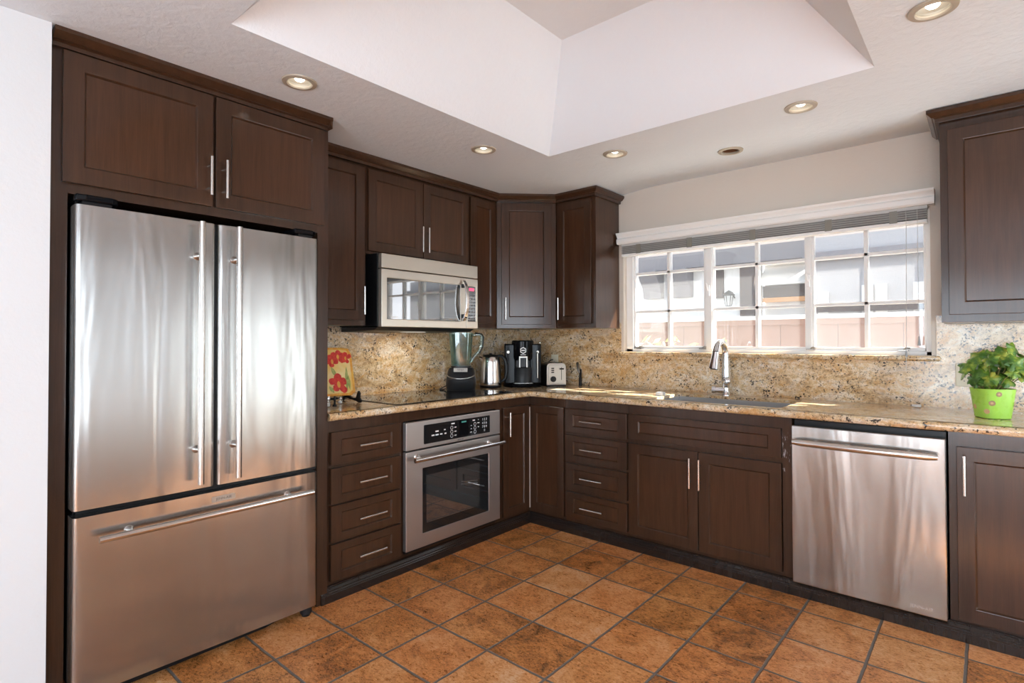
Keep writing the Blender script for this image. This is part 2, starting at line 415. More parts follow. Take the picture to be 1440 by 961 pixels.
def ceil():
    xs = [-.14, .9, 1.145, 1.25, 2.744, 4.34]; ys = [-6.64, -2.85, -1.077, -.8, -.39, 0, .14]
    def zb(x, y):
        t = min(max((x-.9)/.35, 0), 1); return H + .031*t*min(max((y+.8)/.8, 0), 1)
    nx, ny = len(xs), len(ys); g = MB(); V = {}
    vs = []; fs = []
    for k in (0, 1):
        for i, x in enumerate(xs):
            for j, y in enumerate(ys): V[i, j, k] = len(vs); vs.append((x, y, zb(x, y) if k == 0 else 2.5))
    hole = lambda i, j: i in (2, 3) and j == 1
    cell = lambda i, j: 0 <= i < nx-1 and 0 <= j < ny-1 and not hole(i, j)
    for i in range(nx-1):
        for j in range(ny-1):
            if not cell(i, j): continue
            for k in (0, 1): fs.append((V[i, j, k], V[i+1, j, k], V[i+1, j+1, k], V[i, j+1, k]))
            for di, dj, a, b in ((-1, 0, (i, j), (i, j+1)), (1, 0, (i+1, j), (i+1, j+1)), (0, -1, (i, j), (i+1, j)), (0, 1, (i, j+1), (i+1, j+1))):
                if not cell(i+di, j+dj): fs.append((V[(*a, 0)], V[(*b, 0)], V[(*b, 1)], V[(*a, 1)]))
    g._add(vs, fs)
    o = struct('ceiling', g, 'ceiling_paint')
    # holes for the recessed cans
    cut = MB()
    for x, y in LAMPS: cut.cyl((x, y, 2.2), (x, y, 2.46), .052, n=32)
    co = obj('cutter', cut, 'ceiling_paint')
    b = o.modifiers.new('holes', 'BOOLEAN'); b.object = co; b.operation = 'DIFFERENCE'; b.solver = 'EXACT'
    bpy.context.view_layer.update()
    me = bpy.data.meshes.new_from_object(o.evaluated_get(bpy.context.evaluated_depsgraph_get()))
    o.modifiers.clear(); o.data = me; bpy.data.objects.remove(co)
    # sloped tray
    x0, x1, y0, y1, t, zt = 1.145, 2.744, -2.85, -1.077, .334, 2.76
    def slab(a, b, c, d):
        n = (Vector(b)-Vector(a)).cross(Vector(d)-Vector(a)).normalized()
        if n.z < 0: n = -n
        return MB().prism([a, b, c, d], n*.03)
    A = [(x0, y0, H), (x1, y0, H), (x1, y1, H), (x0, y1, H)]; B = [(x0+t, y0+t, zt), (x1-t, y0+t, zt), (x1-t, y1-t, zt), (x0+t, y1-t, zt)]
    q = MB(); q._add(A+B, [(0, 1, 5, 4), (1, 2, 6, 5), (2, 3, 7, 6), (3, 0, 4, 7), (4, 5, 6, 7)])
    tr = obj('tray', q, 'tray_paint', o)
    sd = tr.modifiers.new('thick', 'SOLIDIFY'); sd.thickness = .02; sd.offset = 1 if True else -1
    return o
LAMPS = [(.925, -2.49), (.941, -1.414), (1.461, -.869), (1.965, -.445), (2.43, -.866), (2.946, -1.405)]
ceil()

# the kitchen window
def window():
    W = struct('window_1', MB().box(WX0, .045, 1.18, WX0+.052, .135, WZ1).box(WX1-.026, .045, 1.18, WX1, .135, WZ1)
               .box(WX0, .045, 1.962, WX1, .135, WZ1).box(WX0, .045, 1.18, WX1, .135, 1.203), 'white_frame', None, .003)
    W['label'] = 'wide white three-part kitchen window with dusty glass above the sink'
    sashes = [(1.072, 1.618, 'pane_dusty', .028), (1.66, 2.235, 'pane_clear', .012), (2.266, 2.826, 'pane_dusty', .028)]
    for x in (1.618, 2.235):
        obj('mullion', MB().box(x, .05, 1.203, x+(.042 if x < 2 else .031), .13, 1.962), 'white_frame', W, .003)
    for x0, x1, pane, fr in sashes:
        g = MB().box(x0, .06, 1.203, x0+fr*.5, .105, 1.962).box(x1-fr*.5, .06, 1.203, x1, .105, 1.962).box(x0, .06, 1.203, x1, .105, 1.222).box(x0, .06, 1.935, x1, .105, 1.962)
        s = obj('sash', g, 'white_frame', W, .002)
        obj('pane', MB().box(x0+.004, .083, 1.21, x1-.004, .087, 1.955), pane, s)
        xm = (x0+x1)/2; g = MB()
        for d0, d1 in ((.066, .082), (.088, .112)):
            g.box(xm-.010, d0, 1.21, xm+.010, d1, 1.955)
            for z in (1.475, 1.755): g.box(x0+.008, d0, z-.009, x1-.008, d1, z+.009)
        obj('muntin', g, 'white_frame', s, .0015)
    for x, z in ((1.640, 1.60), (2.250, 1.62)):
        g = MB().box(x-.009, .036, z-.035, x+.009, .05, z+.035); g.tube([(x, .036, z), (x, .024, z+.01), (x-.004, .018, z+.05)], [.006, .006, .005], 8)
        obj('latch', g, 'white_plastic', W, .002)
    for x in (1.125, 1.60, 2.262, 2.72):
        g = MB().box(x-.022, .030, 1.203, x+.022, .058, 1.212); g.tube([(x, .036, 1.212), (x+.014, .026, 1.222), (x+.032, .022, 1.219)], .004, 8)
        obj('crank', g, 'nickel', W)
    obj('sill', MB().box(.985, -.032, 1.152, 2.885, .058, 1.181), 'granite', W, .012, seg=4)
    t = struct('trim_1', MB().sweep([(0, 1.972), (.060, 1.972), (.066, 1.982), (.068, 2.006), (.056, 2.016), (.060, 2.024), (.074, 2.040), (.078, 2.052), (0, 2.052)],
               [(1.0, 0), (2.868, 0)], -1), 'white_trim')
    t['label'] = 'white moulded cornice board over the kitchen window'
    b = thing('window_blind', 'white slatted blind drawn up in a stack under the cornice', 'window blind', (1.93, -.02, 1.88))
    obj('head_rail', MB().box(1.032, -.048, 1.955, 2.838, -.004, 1.990), 'slat', b)
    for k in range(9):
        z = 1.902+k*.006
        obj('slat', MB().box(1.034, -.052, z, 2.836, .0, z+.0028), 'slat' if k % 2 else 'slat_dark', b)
    obj('bottom_rail', MB().box(1.032, -.052, 1.880, 2.838, .0, 1.898), 'white_trim', b, .003)
    for x in (1.17, 1.55, 1.96, 2.38, 2.69):
        obj('ladder_tape', MB().box(x-.018, -.0535, 1.892, x+.018, -.0525, 1.958), 'ivory_dark', b)
    obj('lift_cord', MB().tube([(2.747, -.055, 1.96), (2.745, -.056, 1.5), (2.740, -.062, 1.10)], .0013, 6).tube([(2.795, -.055, 1.96), (2.797, -.055, 1.28)], .0011, 6), 'slat', b)
    obj('tassel', MB().cyl((2.742, -.060, 1.205), (2.742, -.060, 1.175), .0035, .006, 10), 'rag_grey', b)
    obj('tassel', MB().cyl((2.797, -.055, 1.285), (2.797, -.055, 1.235), .003, .008, 10), 'rag_grey', b)
window()

# ------------------------------------------------------------------ baseboards under the cabinets
PB = [(0, 0), (.034, 0), (.034, .036), (.031, .040), (.031, .044), (.026, .050), (.024, .050), (.024, .054), (.015, .064), (.012, .064), (.012, .070), (0, .070)]
o = struct('baseboard_left', MB().sweep(PB, [(.613, -2.225), (.613, -.613), (3.6, -.613)], -1), 'wood_base')
o['label'] = 'dark toe moulding along the foot of the base cabinets'

# ------------------------------------------------------------------ cabinets
def handle(fr, a, d, z, ln, vert, parent, mat='steel_bar', r=.006, out=.030, gap=None):
    g = MB(fr); h = ln/2; gp = gap or ln*.29
    if vert:
        g.cyl((a, d+out, z-h), (a, d+out, z+h), r, n=14)
        for q in (-gp, gp): g.cyl((a, d-.001, z+q), (a, d+out, z+q), r*.75, n=10)
    else:
        g.cyl((a-h, d+out, z), (a+h, d+out, z), r, n=14)
        for q in (-gp, gp): g.cyl((a+q, d-.001, z), (a+q, d+out, z), r*.75, n=10)
    return obj('handle', g, mat, parent)
def front(kind, fr, a0, a1, z0, z1, d, parent, hd=None, st=.058, rl=None, th=.020):
    o = obj(kind, MB(fr).shaker(a0, a1, z0, z1, d-th, d, st, rl), 'wood', parent, .0018)
    rl = rl or st
    obj('panel', MB(fr).box(a0+st, d-th+.002, z0+rl, a1-st, d-.009, z1-rl), 'wood_panel', o)
    if hd: handle(fr, hd[0], d, hd[1], hd[2], hd[3], o)
    return o
BF = .63   # base fronts
def base_thing(name, label, cat, fr, a0, a1):
    c = fr @ Vector(((a0+a1)/2, .31, 0)); return thing(name, label, cat, c)

# -- drawer unit left of the oven
t = base_thing('drawer_cabinet', 'dark wood cabinet of four drawers between the fridge and the oven', 'cabinet', LEFT, -2.19, -1.737)
obj('carcass', MB(LEFT).box(-2.189, .004, .001, -1.737, .61, .8745), 'wood', t)
for z0, z1 in ((.656, .816), (.465, .638), (.278, .455), (.088, .266)):
    front('drawer', LEFT, -2.165, -1.745, z0, z1, BF, t, (-1.940, (z0+z1)/2, .165, False), .058, .038)
# -- drawer unit on the window wall
t = base_thing('drawer_cabinet', 'dark wood cabinet of four drawers left of the sink doors', 'cabinet', BACK, .926, 1.399)
obj('carcass', MB(BACK).box(.9265, .004, .001, 1.3985, .61, .8745), 'wood', t)
for z0, z1 in ((.660, .815), (.472, .640), (.284, .455), (.094, .265)):
    front('drawer', BACK, .933, 1.391, z0, z1, BF, t, (1.149, (z0+z1)/2+.003, .165, False), .062, .038)
# -- corner unit with folding door
t = thing('corner_cabinet', 'dark wood corner base cabinet with two doors meeting at a right angle', 'cabinet', (.4, -.4, 0))
obj('carcass', MB().prism([(.004, -.004, .001), (.004, -.936, .001), (.61, -.936, .001), (.61, -.61, .001), (.9255, -.61, .001), (.9255, -.004, .001)], (0, 0, .8735)), 'wood', t)
d = front('door', LEFT, -.903, -.634, .090, .816, BF, t, (-.868, .706, .160, True), .052)
obj('edge_strip', MB(LEFT).box(-.6335, .612, .10, -.6295, .6345, .80), 'raw_edge', d)
front('door', BACK, .636, .918, .090, .816, BF, t, None, .052)
# -- sink unit
t = base_thing('sink_cabinet', 'dark wood sink cabinet with two doors under a wide false drawer front', 'cabinet', BACK, 1.40, 2.315)
g = MB(BACK).box(1.400, .004, .001, 1.418, .61, .8745).box(2.300, .004, .001, 2.318, .61, .8745).box(1.418, .004, .001, 2.300, .61, .06).box(1.418, .59, .06, 2.30, .61, .095)
g.box(1.418, .59, .635, 2.30, .61, .8745).box(1.418, .004, .06, 2.30, .012, .8)
obj('carcass', g, 'wood', t)
front('false_front', BACK, 1.406, 2.270, .668, .816, BF, t, None, .062, .038)
front('door', BACK, 1.406, 1.835, .092, .640, BF, t, (1.797, .522, .168, True))
front('door', BACK, 1.840, 2.270, .092, .640, BF, t, (1.852, .520, .168, True))
o = obj('end_stile', MB(BACK).box(2.274, .6101, .072, 2.318, .618, .874), 'wood_worn', t)
# -- right of the dishwasher
t = base_thing('base_cabinet', 'dark wood base cabinet with one door right of the dishwasher', 'cabinet', BACK, 2.94, 3.46)
obj('carcass', MB(BACK).box(2.936, .004, .001, 3.46, .61, .8745), 'wood', t)
front('door', BACK, 2.963, 3.44, .084, .812, BF, t, (2.988, .697, .165, True))

# -- upper cabinets
UF = .345
def upper(label, fr, a0, a1, z0, z1, fronts, st=.055, side=None):
    t = thing('wall_cabinet', label, 'cabinet', fr @ Vector(((a0+a1)/2, .16, z0)))
    obj('carcass', MB(fr).box(a0, .003, z0, a1, UF-.02, z1), 'wood', t, .001)
    for b0, b1, y0, y1, hd in fronts: front('door', fr, b0, b1, y0, y1, UF, t, hd, st)
    return t
UT = 2.335
upper('tall dark wood wall cabinet between the fridge surround and the microwave', LEFT, -2.188, -1.766, 1.355, UT, [(-2.17, -1.785, 1.385, 2.272, (-1.803, 1.497, .160, True))])
upper('dark wood wall cabinet with two short doors above the microwave', LEFT, -1.765, -.931, 1.776, UT,
      [(-1.758, -1.352, 1.792, 2.272, (-1.374, 1.906, .160, True)), (-1.346, -.944, 1.792, 2.272, (-1.324, 1.906, .160, True))])
upper('narrow dark wood wall cabinet right of the microwave', LEFT, -.930, -.6535, 1.355, UT, [(-.922, -.664, 1.385, 2.272, None)])
P0, P1 = Vector((.340, -.652, 0)), Vector((.648, -.342, 0)); du = (P1-P0).normalized(); dn = Vector((du.y, -du.x, 0)); DL = (P1-P0).length
DIAG = FR(P0, du, dn)
t = thing('wall_cabinet', 'dark wood wall cabinet set diagonally across the corner', 'cabinet', (.25, -.25, 1.355))
obj('carcass', MB().prism([(.003, -.003, 1.355), (.003, -.6525, 1.355), (P0.x, P0.y, 1.355), (P1.x, P1.y, 1.355), (.6485, -.003, 1.355)], (0, 0, UT-1.355)), 'wood', t, .001)
front('door', DIAG, .034, DL-.036, 1.383, 2.272, .020, t, (.062, 1.497, .160, True), .055)
upper('dark wood wall cabinet left of the window, its side panel facing the window', BACK, .6495, .985, 1.355, UT, [(.661, .955, 1.385, 2.272, (.690, 1.497, .160, True))])
PC = [(0, 2.282), (.016, 2.282), (.016, 2.298), (.022, 2.303), (.028, 2.303), (.046, 2.322), (.046, 2.3365), (0, 2.3365)]
cr = struct('trim_2', MB().sweep(PC, [(.345, -2.187), (.345, -.657), (.660, -.345), (.985, -.345), (.985, -.003)], -1), 'wood')
cr['label'] = 'dark crown moulding running over the wall cabinets of the corner'
# -- right upper
t = thing('wall_cabinet', 'dark wood wall cabinet right of the window above the potted plant', 'cabinet', (3.2, -.16, 1.348))
obj('carcass', MB(BACK).box(2.905, .003, 1.348, 3.46, UF-.02, 2.345), 'wood', t, .001)
front('door', BACK, 2.934, 3.43, 1.383, 2.255, UF, t, None)
obj('crown', MB().sweep([(q, z+.012) for q, z in PC[:-2]]+[(.046, 2.349), (0, 2.349)], [(2.905, -.003), (2.905, -.345), (3.46, -.345)], -1), 'wood', t)

# -- fridge surround
t = thing('fridge_surround', 'tall dark wood surround with two doors over the refrigerator', 'cabinet', (.32, -2.71, 0))
obj('side_panel', MB(LEFT).box(-3.236, .003, .001, -3.188, .638, UT), 'wood', t, .001)
obj('side_panel', MB(LEFT).box(-2.245, .003, .001, -2.1905, .638, UT), 'wood', t, .001)
obj('carcass', MB(LEFT).box(-3.1879, .003, 1.785, -2.2451, .638, UT), 'wood', t)
obj('back_panel', MB(LEFT).box(-3.1879, .003, .001, -2.2451, .018, 1.7849), 'wood', t)
front('door', LEFT, -3.207, -2.722, 1.820, 2.278, .66, t, (-2.738, 1.938, .158, True), .060)
front('door', LEFT, -2.711, -2.222, 1.820, 2.278, .66, t, (-2.678, 1.936, .158, True), .060)
obj('crown', MB().sweep([(0, 2.284), (.018, 2.284), (.018, 2.298), (.028, 2.303), (.034, 2.303), (.061, 2.322), (.061, 2.3365), (0, 2.3365)],
    [(.638, -3.236), (.638, -2.2)], -1).sweep([(0, 2.284), (.004, 2.284), (.004, 2.298), (.008, 2.303), (.012, 2.322), (.012, 2.3365), (0, 2.3365)], [(.695, -2.2005), (.40, -2.2005)], 1), 'wood', t)

# ------------------------------------------------------------------ refrigerator
def fridge():
    t = thing('refrigerator', 'stainless steel French door refrigerator with a bottom freezer drawer', 'refrigerator', (.37, -2.73, 0))
    obj('body', MB(LEFT).box(-3.168, .03, .045, -2.268, .640, 1.752), 'black', t, .004)
    def slab(a0, a1, z0, z1): # a door with softly rounded vertical edges
        g = MB(LEFT); r = .016; pts = [(a0, .645)]
        for k in range(7):
            q = PI/2*k/6; pts.append((a0+r-r*math.cos(q), .715-r+r*math.sin(q)))
        n = 10
        for k in range(1, n):
            s = k/n; pts.append((a0+r+(a1-a0-2*r)*s, .715+.003*math.sin(PI*s)))
        for k in range(7):
            q = PI/2*k/6; pts.append((a1-r+r*math.sin(q), .715-r+r*math.cos(q)))
        pts.append((a1, .645))
        return g.prism([(a, d, z0) for a, d in pts], (0, 0, z1-z0), True)
    for a0, a1, ha in ((-3.181, -2.731, -2.800), (-2.721, -2.285, -2.660)):
        d = obj('door', slab(a0, a1, .688, 1.738), 'steel', t)
        g = MB(LEFT); g.cyl((ha, .768, .716), (ha, .768, 1.730), .0115, n=20)
        for z in (.845, 1.600): g.tube([(ha, .714, z), (ha, .722, z), (ha, .742, z), (ha, .768, z)], [.018, .011, .008, .008], 14)
        obj('handle', g, 'steel_bar', d)
    d = obj('freezer_drawer', slab(-3.181, -2.285, .052, .664), 'steel', t)
    g = MB(LEFT); g.cyl((-3.118, .768, .589), (-2.335, .768, .589), .0115, n=20)
    for a in (-3.02, -2.43): g.tube([(a, .714, .589), (a, .722, .589), (a, .742, .589), (a, .768, .589)], [.018, .011, .008, .008], 14)
    obj('handle', g, 'steel_bar', d)
    b = obj('badge', MB(LEFT).rprism(-2.742, .622, -2.652, .644, .004, .7165, .720, 'xzy'), 'nickel', d)
    text('lettering', 'JENN-AIR', .0145, 'grey_plastic', d, FR((.7202, -2.697, .633), (0, 1, 0), (0, 0, 1), (1, 0, 0)))
    for a0, a1 in ((-3.180, -3.055), (-2.395, -2.290)):
        obj('hinge_cover', MB(LEFT).prism([(a0, .36, 1.752), (a0, .705, 1.752), (a0+.03, .712, 1.752), (a1-.02, .712, 1.752), (a1, .70, 1.752), (a1, .36, 1.752)], (0, 0, .024)), 'black_gloss', t, .006)
        obj('hinge_post', MB(LEFT).box(a0+.02, .655, 1.7381, a1-.02, .70, 1.7519), 'black', t)
    obj('gasket', MB(LEFT).box(-3.166, .6401, .665, -2.27, .67, .687).box(-2.7305, .6401, .69, -2.7215, .69, 1.736), 'black', t)
    obj('base_grille', MB(LEFT).prism([(-3.16, .66, .006), (-2.50, .66, .012), (-2.42, .66, .028), (-2.29, .66, .030), (-2.29, .66, .0445), (-3.16, .66, .0445)], (0, -.06, 0)), 'black', t)
    for a in (-3.135, -2.315):
        obj('foot', MB(LEFT).lathe([(.018, 0), (.020, .008), (.026, .014), (.026, .0445), (.001, .0445)], (a, .668, 0), 18), 'dark_grey', t)
fridge()

# ------------------------------------------------------------------ oven under the counter
def oven():
    c = thing('oven_cabinet', 'dark wood housing framing the built-in oven', 'cabinet', (.31, -1.336, 0))
    obj('carcass', MB(LEFT).box(-1.7365, .004, .001, -1.716, .61, .8745).box(-.962, .004, .001, -.9365, .61, .8745).box(-1.716, .004, .817, -.962, .61, .8745).box(-1.716, .004, .001, -.962, .60, .088), 'wood', c)
    t = thing('oven', 'stainless steel built-in oven with black touch panel and window', 'oven', (.32, -1.338, .09))
    obj('body', MB(LEFT).box(-1.712, .05, .0885, -.966, .615, .812), 'black', t)
    p = obj('control_panel', MB(LEFT).box(-1.721, .616, .658, -.957, .645, .812), 'steel_oven', t, .003)
    gl = obj('touch_panel', MB(LEFT).rprism(-1.597, .680, -1.055, .788, .006, .6455, .6475, 'xzy'), 'glass_black', p)
    X = lambda a, z: FR((.6476, a, z), (0, 1, 0), (0, 0, 1), (1, 0, 0))
    g = MB(LEFT)
    for a, z, wd, h in ((-1.53, .722, .022, .008), (-1.50, .722, .024, .008), (-1.468, .722, .018, .007), (-1.435, .722, .014, .007), (-1.50, .742, .024, .008), (-1.44, .744, .012, .006),
                    (-1.375, .772, .026, .007), (-1.20, .772, .020, .007), (-1.222, .742, .009, .004), (-1.222, .722, .010, .004), (-1.224, .702, .016, .004), (-1.16, .752, .018, .005), (-1.16, .727, .010, .005), (-1.16, .772, .006, .004)):
        g.box(a-wd/2, .6475, z-h/2, a+wd/2, .6481, z+h/2)
    for a, zz in ((-1.385, (.748, .724, .700)), (-1.19, (.748, .724, .700))):
        for z in zz: obj('button_ring', MB(LEFT).ring([(.0105, 0), (.0105, .0006), (.0085, .0006), (.0085, 0)], (a, .6475, z), 20, (0, 1, 0)), 'mark_white', gl)
    for z in (.748, .724, .700): g.box(-1.355-.008, .6475, z-.0025, -1.355+.008, .6481, z+.0025)
    for q in range(0, len(g.v), 8):
        k = MB(); k._add(g.v[q:q+8], g.f[:6]); obj('marking', k, 'mark_white', gl)
    for i, s in enumerate(('1 2 3', '4 5 6', '7 8 9', '0')):
        text('digits', s, .021, 'mark_white', gl, X(-1.105, .768-.023*i), .0004)
    obj('display', MB(LEFT).box(-1.325, .6475, .690, -1.245, .6479, .782), 'black_gloss', gl)
    obj('clock', MB(LEFT).box(-1.305, .6479, .768, -1.265, .6482, .777), 'display_teal', gl)
    text('lettering', 'JENN-AIR', .012, 'grey_plastic', p, FR((.6452, -1.31, .668), (0, 1, 0), (0, 0, 1), (1, 0, 0)))
    d = obj('door', MB(LEFT)._add([(a, dd, z) for dd in (.616, .645) for a, z in ((-1.721, .105), (-.957, .105), (-.957, .650), (-1.721, .650), (-1.603, .180), (-1.063, .180), (-1.063, .546), (-1.603, .546))],
        [(0, 1, 5, 4), (1, 2, 6, 5), (2, 3, 7, 6), (3, 0, 4, 7), (8, 9, 13, 12), (9, 10, 14, 13), (10, 11, 15, 14), (11, 8, 12, 15), (0, 1, 9, 8), (1, 2, 10, 9), (2, 3, 11, 10), (3, 0, 8, 11), (4, 5, 13, 12), (5, 6, 14, 13), (6, 7, 15, 14), (7, 4, 12, 15)]), 'steel_oven', t, .003)
    obj('window', MB(LEFT).box(-1.6029, .620, .1801, -1.0631, .642, .5459), 'glass_black', d)
    obj('inner_pane', MB(LEFT).rprism(-1.575, .232, -1.145, .502, .008, .642, .6428, 'xzy'), 'glass_grey', d)
    g = MB(LEFT)
    for z in (.40, .385): g.cyl((-1.30, .6432, z+.012), (-1.165, .6432, z-.006), .0016, n=6)
    obj('rack', g, 'nickel', d)
    g = MB(LEFT); g.cyl((-1.704, .702, .611), (-.976, .702, .611), .0125, n=20)
    for a in (-1.645, -1.06): g.tube([(a, .644, .616), (a, .652, .616), (a, .672, .614), (a, .702, .611)], [.019, .012, .009, .009], 14)
    obj('handle', g, 'steel_bar', d)
    obj('vent', MB(LEFT).box(-1.712, .6155, .0885, -.966, .625, .1035), 'black', t)
oven()

# ------------------------------------------------------------------ dishwasher
def dishwasher():
    t = thing('dishwasher', 'stainless steel dishwasher with a bowed bar handle', 'dishwasher', (2.627, -.33, 0))
    obj('body', MB(BACK).box(2.326, .05, .10, 2.928, .600, .866), 'black', t)
    obj('kick_plate', MB(BACK).box(2.326, .45, .001, 2.928, .60, .0995), 'black', t)
    d = obj('door', MB(BACK).box(2.3245, .601, .071, 2.9285, .655, .842), 'steel', t, .004)
    pts = [(2.338+.565*k/16, .690+.016*math.sin(PI*k/16), .767) for k in range(17)]
    g = MB(BACK); g.tube(pts, [.012]+[.0165]*15+[.012], 16)
    for a in (2.43, 2.80): g.tube([(a, .654, .767), (a, .70, .767)], .011, 12)
    obj('handle', g, 'steel_bar', d)
    text('lettering', 'JENN-AIR', .020, 'steel_bar', d, FR((2.84, -.6552, .103), (1, 0, 0), (0, 0, 1), (0, -1, 0)), .0008)
dishwasher()

# ------------------------------------------------------------------ counter, sink, backsplash
ZC = .9125
def counter():
    r = .017
    c = [(.004, -2.188), (.66-r, -2.188), (.66-r, -.66+r), (3.47, -.66+r), (3.47, -.004), (.004, -.004)]
    sx0, sx1, sy0, sy1 = 1.515, 2.250, -.560, -.142
    # slab split around the bowl opening
    g = MB()
    z0, z1 = .8945, ZC
    def pr(pts): g.prism([(x, y, z0) for x, y in pts], (0, 0, z1-z0))
    yb = -.66+r
    me = bmesh.new()
    outer = [(.004, -2.188), (.643, -2.188), (.643, yb), (3.47, yb), (3.47, -.004), (.004, -.004)]
    rr = .03; hole = []
    for cx, cy, a in ((sx1-rr, sy1-rr, 0), (sx0+rr, sy1-rr, 90), (sx0+rr, sy0+rr, 180), (sx1-rr, sy0+rr, 270)):
        for k in range(7):
            q = math.radians(a+15*k); hole.append((cx+rr*math.cos(q), cy+rr*math.sin(q)))
    es = []
    for loop in (outer, hole):
        vs = [me.verts.new((x, y, z1)) for x, y in loop]
        es += [me.edges.new((vs[i], vs[(i+1) % len(vs)])) for i in range(len(vs))]
    bmesh.ops.triangle_fill(me, use_beauty=True, use_dissolve=False, edges=es)
    ret = bmesh.ops.extrude_face_region(me, geom=me.faces[:])
    for e in ret['geom']:
        if isinstance(e, bmesh.types.BMVert): e.co.z = z0
    me.verts.index_update()
    g._add([v.co.copy() for v in me.verts], [[v.index for v in f.verts] for f in me.faces]); me.free()
    z0 = .8755
    nose = [(-.02, z0), (-.02, .8945), (-.02, z1), (0, z1)][:1]+[(0, z0)] + [(r*math.sin(PI*k/10)*1.0, z0+(z1-z0)*(1-math.cos(PI*k/10))/2) for k in range(1, 10)] + [(0, z1), (-.02, z1)]
    g.sweep(nose, [(.643, -2.188), (.643, yb), (3.47, yb)], -1)
    o = obj('worktop', g, 'granite'); tag(o, 'polished tan granite worktop running round the corner', 'worktop')
    # bowl
    t = thing('sink', 'stainless steel undermount sink set into the worktop below the window', 'sink', (1.88, -.345, .70))
    b = MB(); zf = .705; ww = .003
    a0, a1, b0, b1 = sx0-.006, sx1+.006, sy0-.006, sy1+.006
    b.box(a0, b0, zf-ww, a1, b1, zf).box(a0-ww, b0, zf, a0, b1, .894).box(a1, b0, zf, a1+ww, b1, .894).box(a0, b0-ww, zf, a1, b0, .894).box(a0, b1, zf, a1, b1+ww, .894)
    obj('bowl', b, 'steel_sink', t)
    obj('drain', MB().ring([(.045, 0), (.045, .003), (.028, .001), (.028, 0)], (1.88, -.34, zf), 24).lathe([(.028, 0), (.012, -.0005), (.001, -.0005)][::-1], (1.88, -.34, zf+.001), 24), 'chrome', t)
    # backsplash slabs
    zt = 1.3545
    q = MB().prism([(.0, -2.188, ZC), (.0, -.0205, ZC), (.0, -.0205, zt), (.0, -2.188, zt)], (.02, 0, 0))
    q = MB().box(.0005, -2.188, ZC+.0003, .0025+.0005, -.0205, zt)
    o = obj('backsplash', MB().box(.0005, -2.188, ZC+.0003, .0028, -.003, zt), 'granite'); tag(o, 'granite backsplash slab behind the cooktop', 'backsplash')
    P = [(.0032, ZC), (3.47, ZC), (3.47, 1.345), (2.904, 1.345), (2.904, 1.392), (2.866, 1.392), (2.866, 1.1535), (1.0, 1.1535), (1.0, 1.395), (.986, 1.395), (.986, zt), (.0032, zt)]
    o = obj('backsplash', MB().prism([(x, -.0005, z+.0003) for x, z in P], (0, -.0025, 0)), 'granite'); tag(o, 'granite backsplash slab below the window and behind the toaster', 'backsplash')
counter()

def faucet():
    t = thing('faucet', 'chrome pull-down kitchen faucet standing behind the sink', 'faucet', (1.800, -.085, ZC))
    x, y = 1.800, -.085
    obj('body', MB().lathe([(.026, ZC), (.026, ZC+.006), (.021, ZC+.012), (.021, ZC+.07), (.027, ZC+.085), (.027, ZC+.105), (.020, ZC+.13), (.001, ZC+.132)], (x, y, 0), 28), 'chrome', t)
    sp = [(x, y, ZC+.12), (x, y, ZC+.20)]; 
    dx, dy = -.05, -.86; R = .072
    pts = [(x, y, ZC+.12), (x, y, ZC+.18), (x, y, ZC+.26)]
    ux, uy = -.06, -.998
    for k in range(1, 11):
        q = PI*k/10*.92; pts.append((x+ux*R*(1-math.cos(q)), y+uy*R*(1-math.cos(q)), ZC+.26+.080*math.sin(q)))
    obj('spout', MB().tube(pts, [.025, .024, .0225]+[.021]*10, 18), 'chrome', t)
    e = Vector(pts[-1]); f = e+Vector((ux*.014-.008, uy*.014, -.105))
    h = obj('spray_head', MB().tube([e, e+(f-e)*.15, e+(f-e)*.6, f], [.0215, .0225, .027, .033], 20), 'chrome', t)
    obj('spray_face', MB().cyl(f, f+(f-e)*.04, .022, n=20), 'dark_grey', h)
    obj('joint', MB().ball((x+.012, y-.016, ZC+.092), .027, 12), 'chrome', t)
    l = obj('lever', MB().cyl((x, y, ZC+.035), (x-.060, y-.012, ZC+.035), .019, n=20).cyl((x-.060, y-.012, ZC+.035), (x-.082, y-.016, ZC+.035), .024, n=20), 'chrome', t)
faucet()
o = obj('white_block', MB().box(1.458, -.375, ZC, 1.508, -.335, ZC+.022), 'white_plastic', None, .004); tag(o, 'small white block at the left rim of the sink', 'white_block')  # plain white block of no certain kind
o = obj('stopper', MB().tube([(2.765, -.075, ZC+.008), (2.785, -.078, ZC+.008), (2.803, -.080, ZC+.0085)], [.006, .0085, .0085], 12), 'white_plastic'); tag(o, 'tiny white plastic stopper lying on the worktop left of the plant', 'stopper')

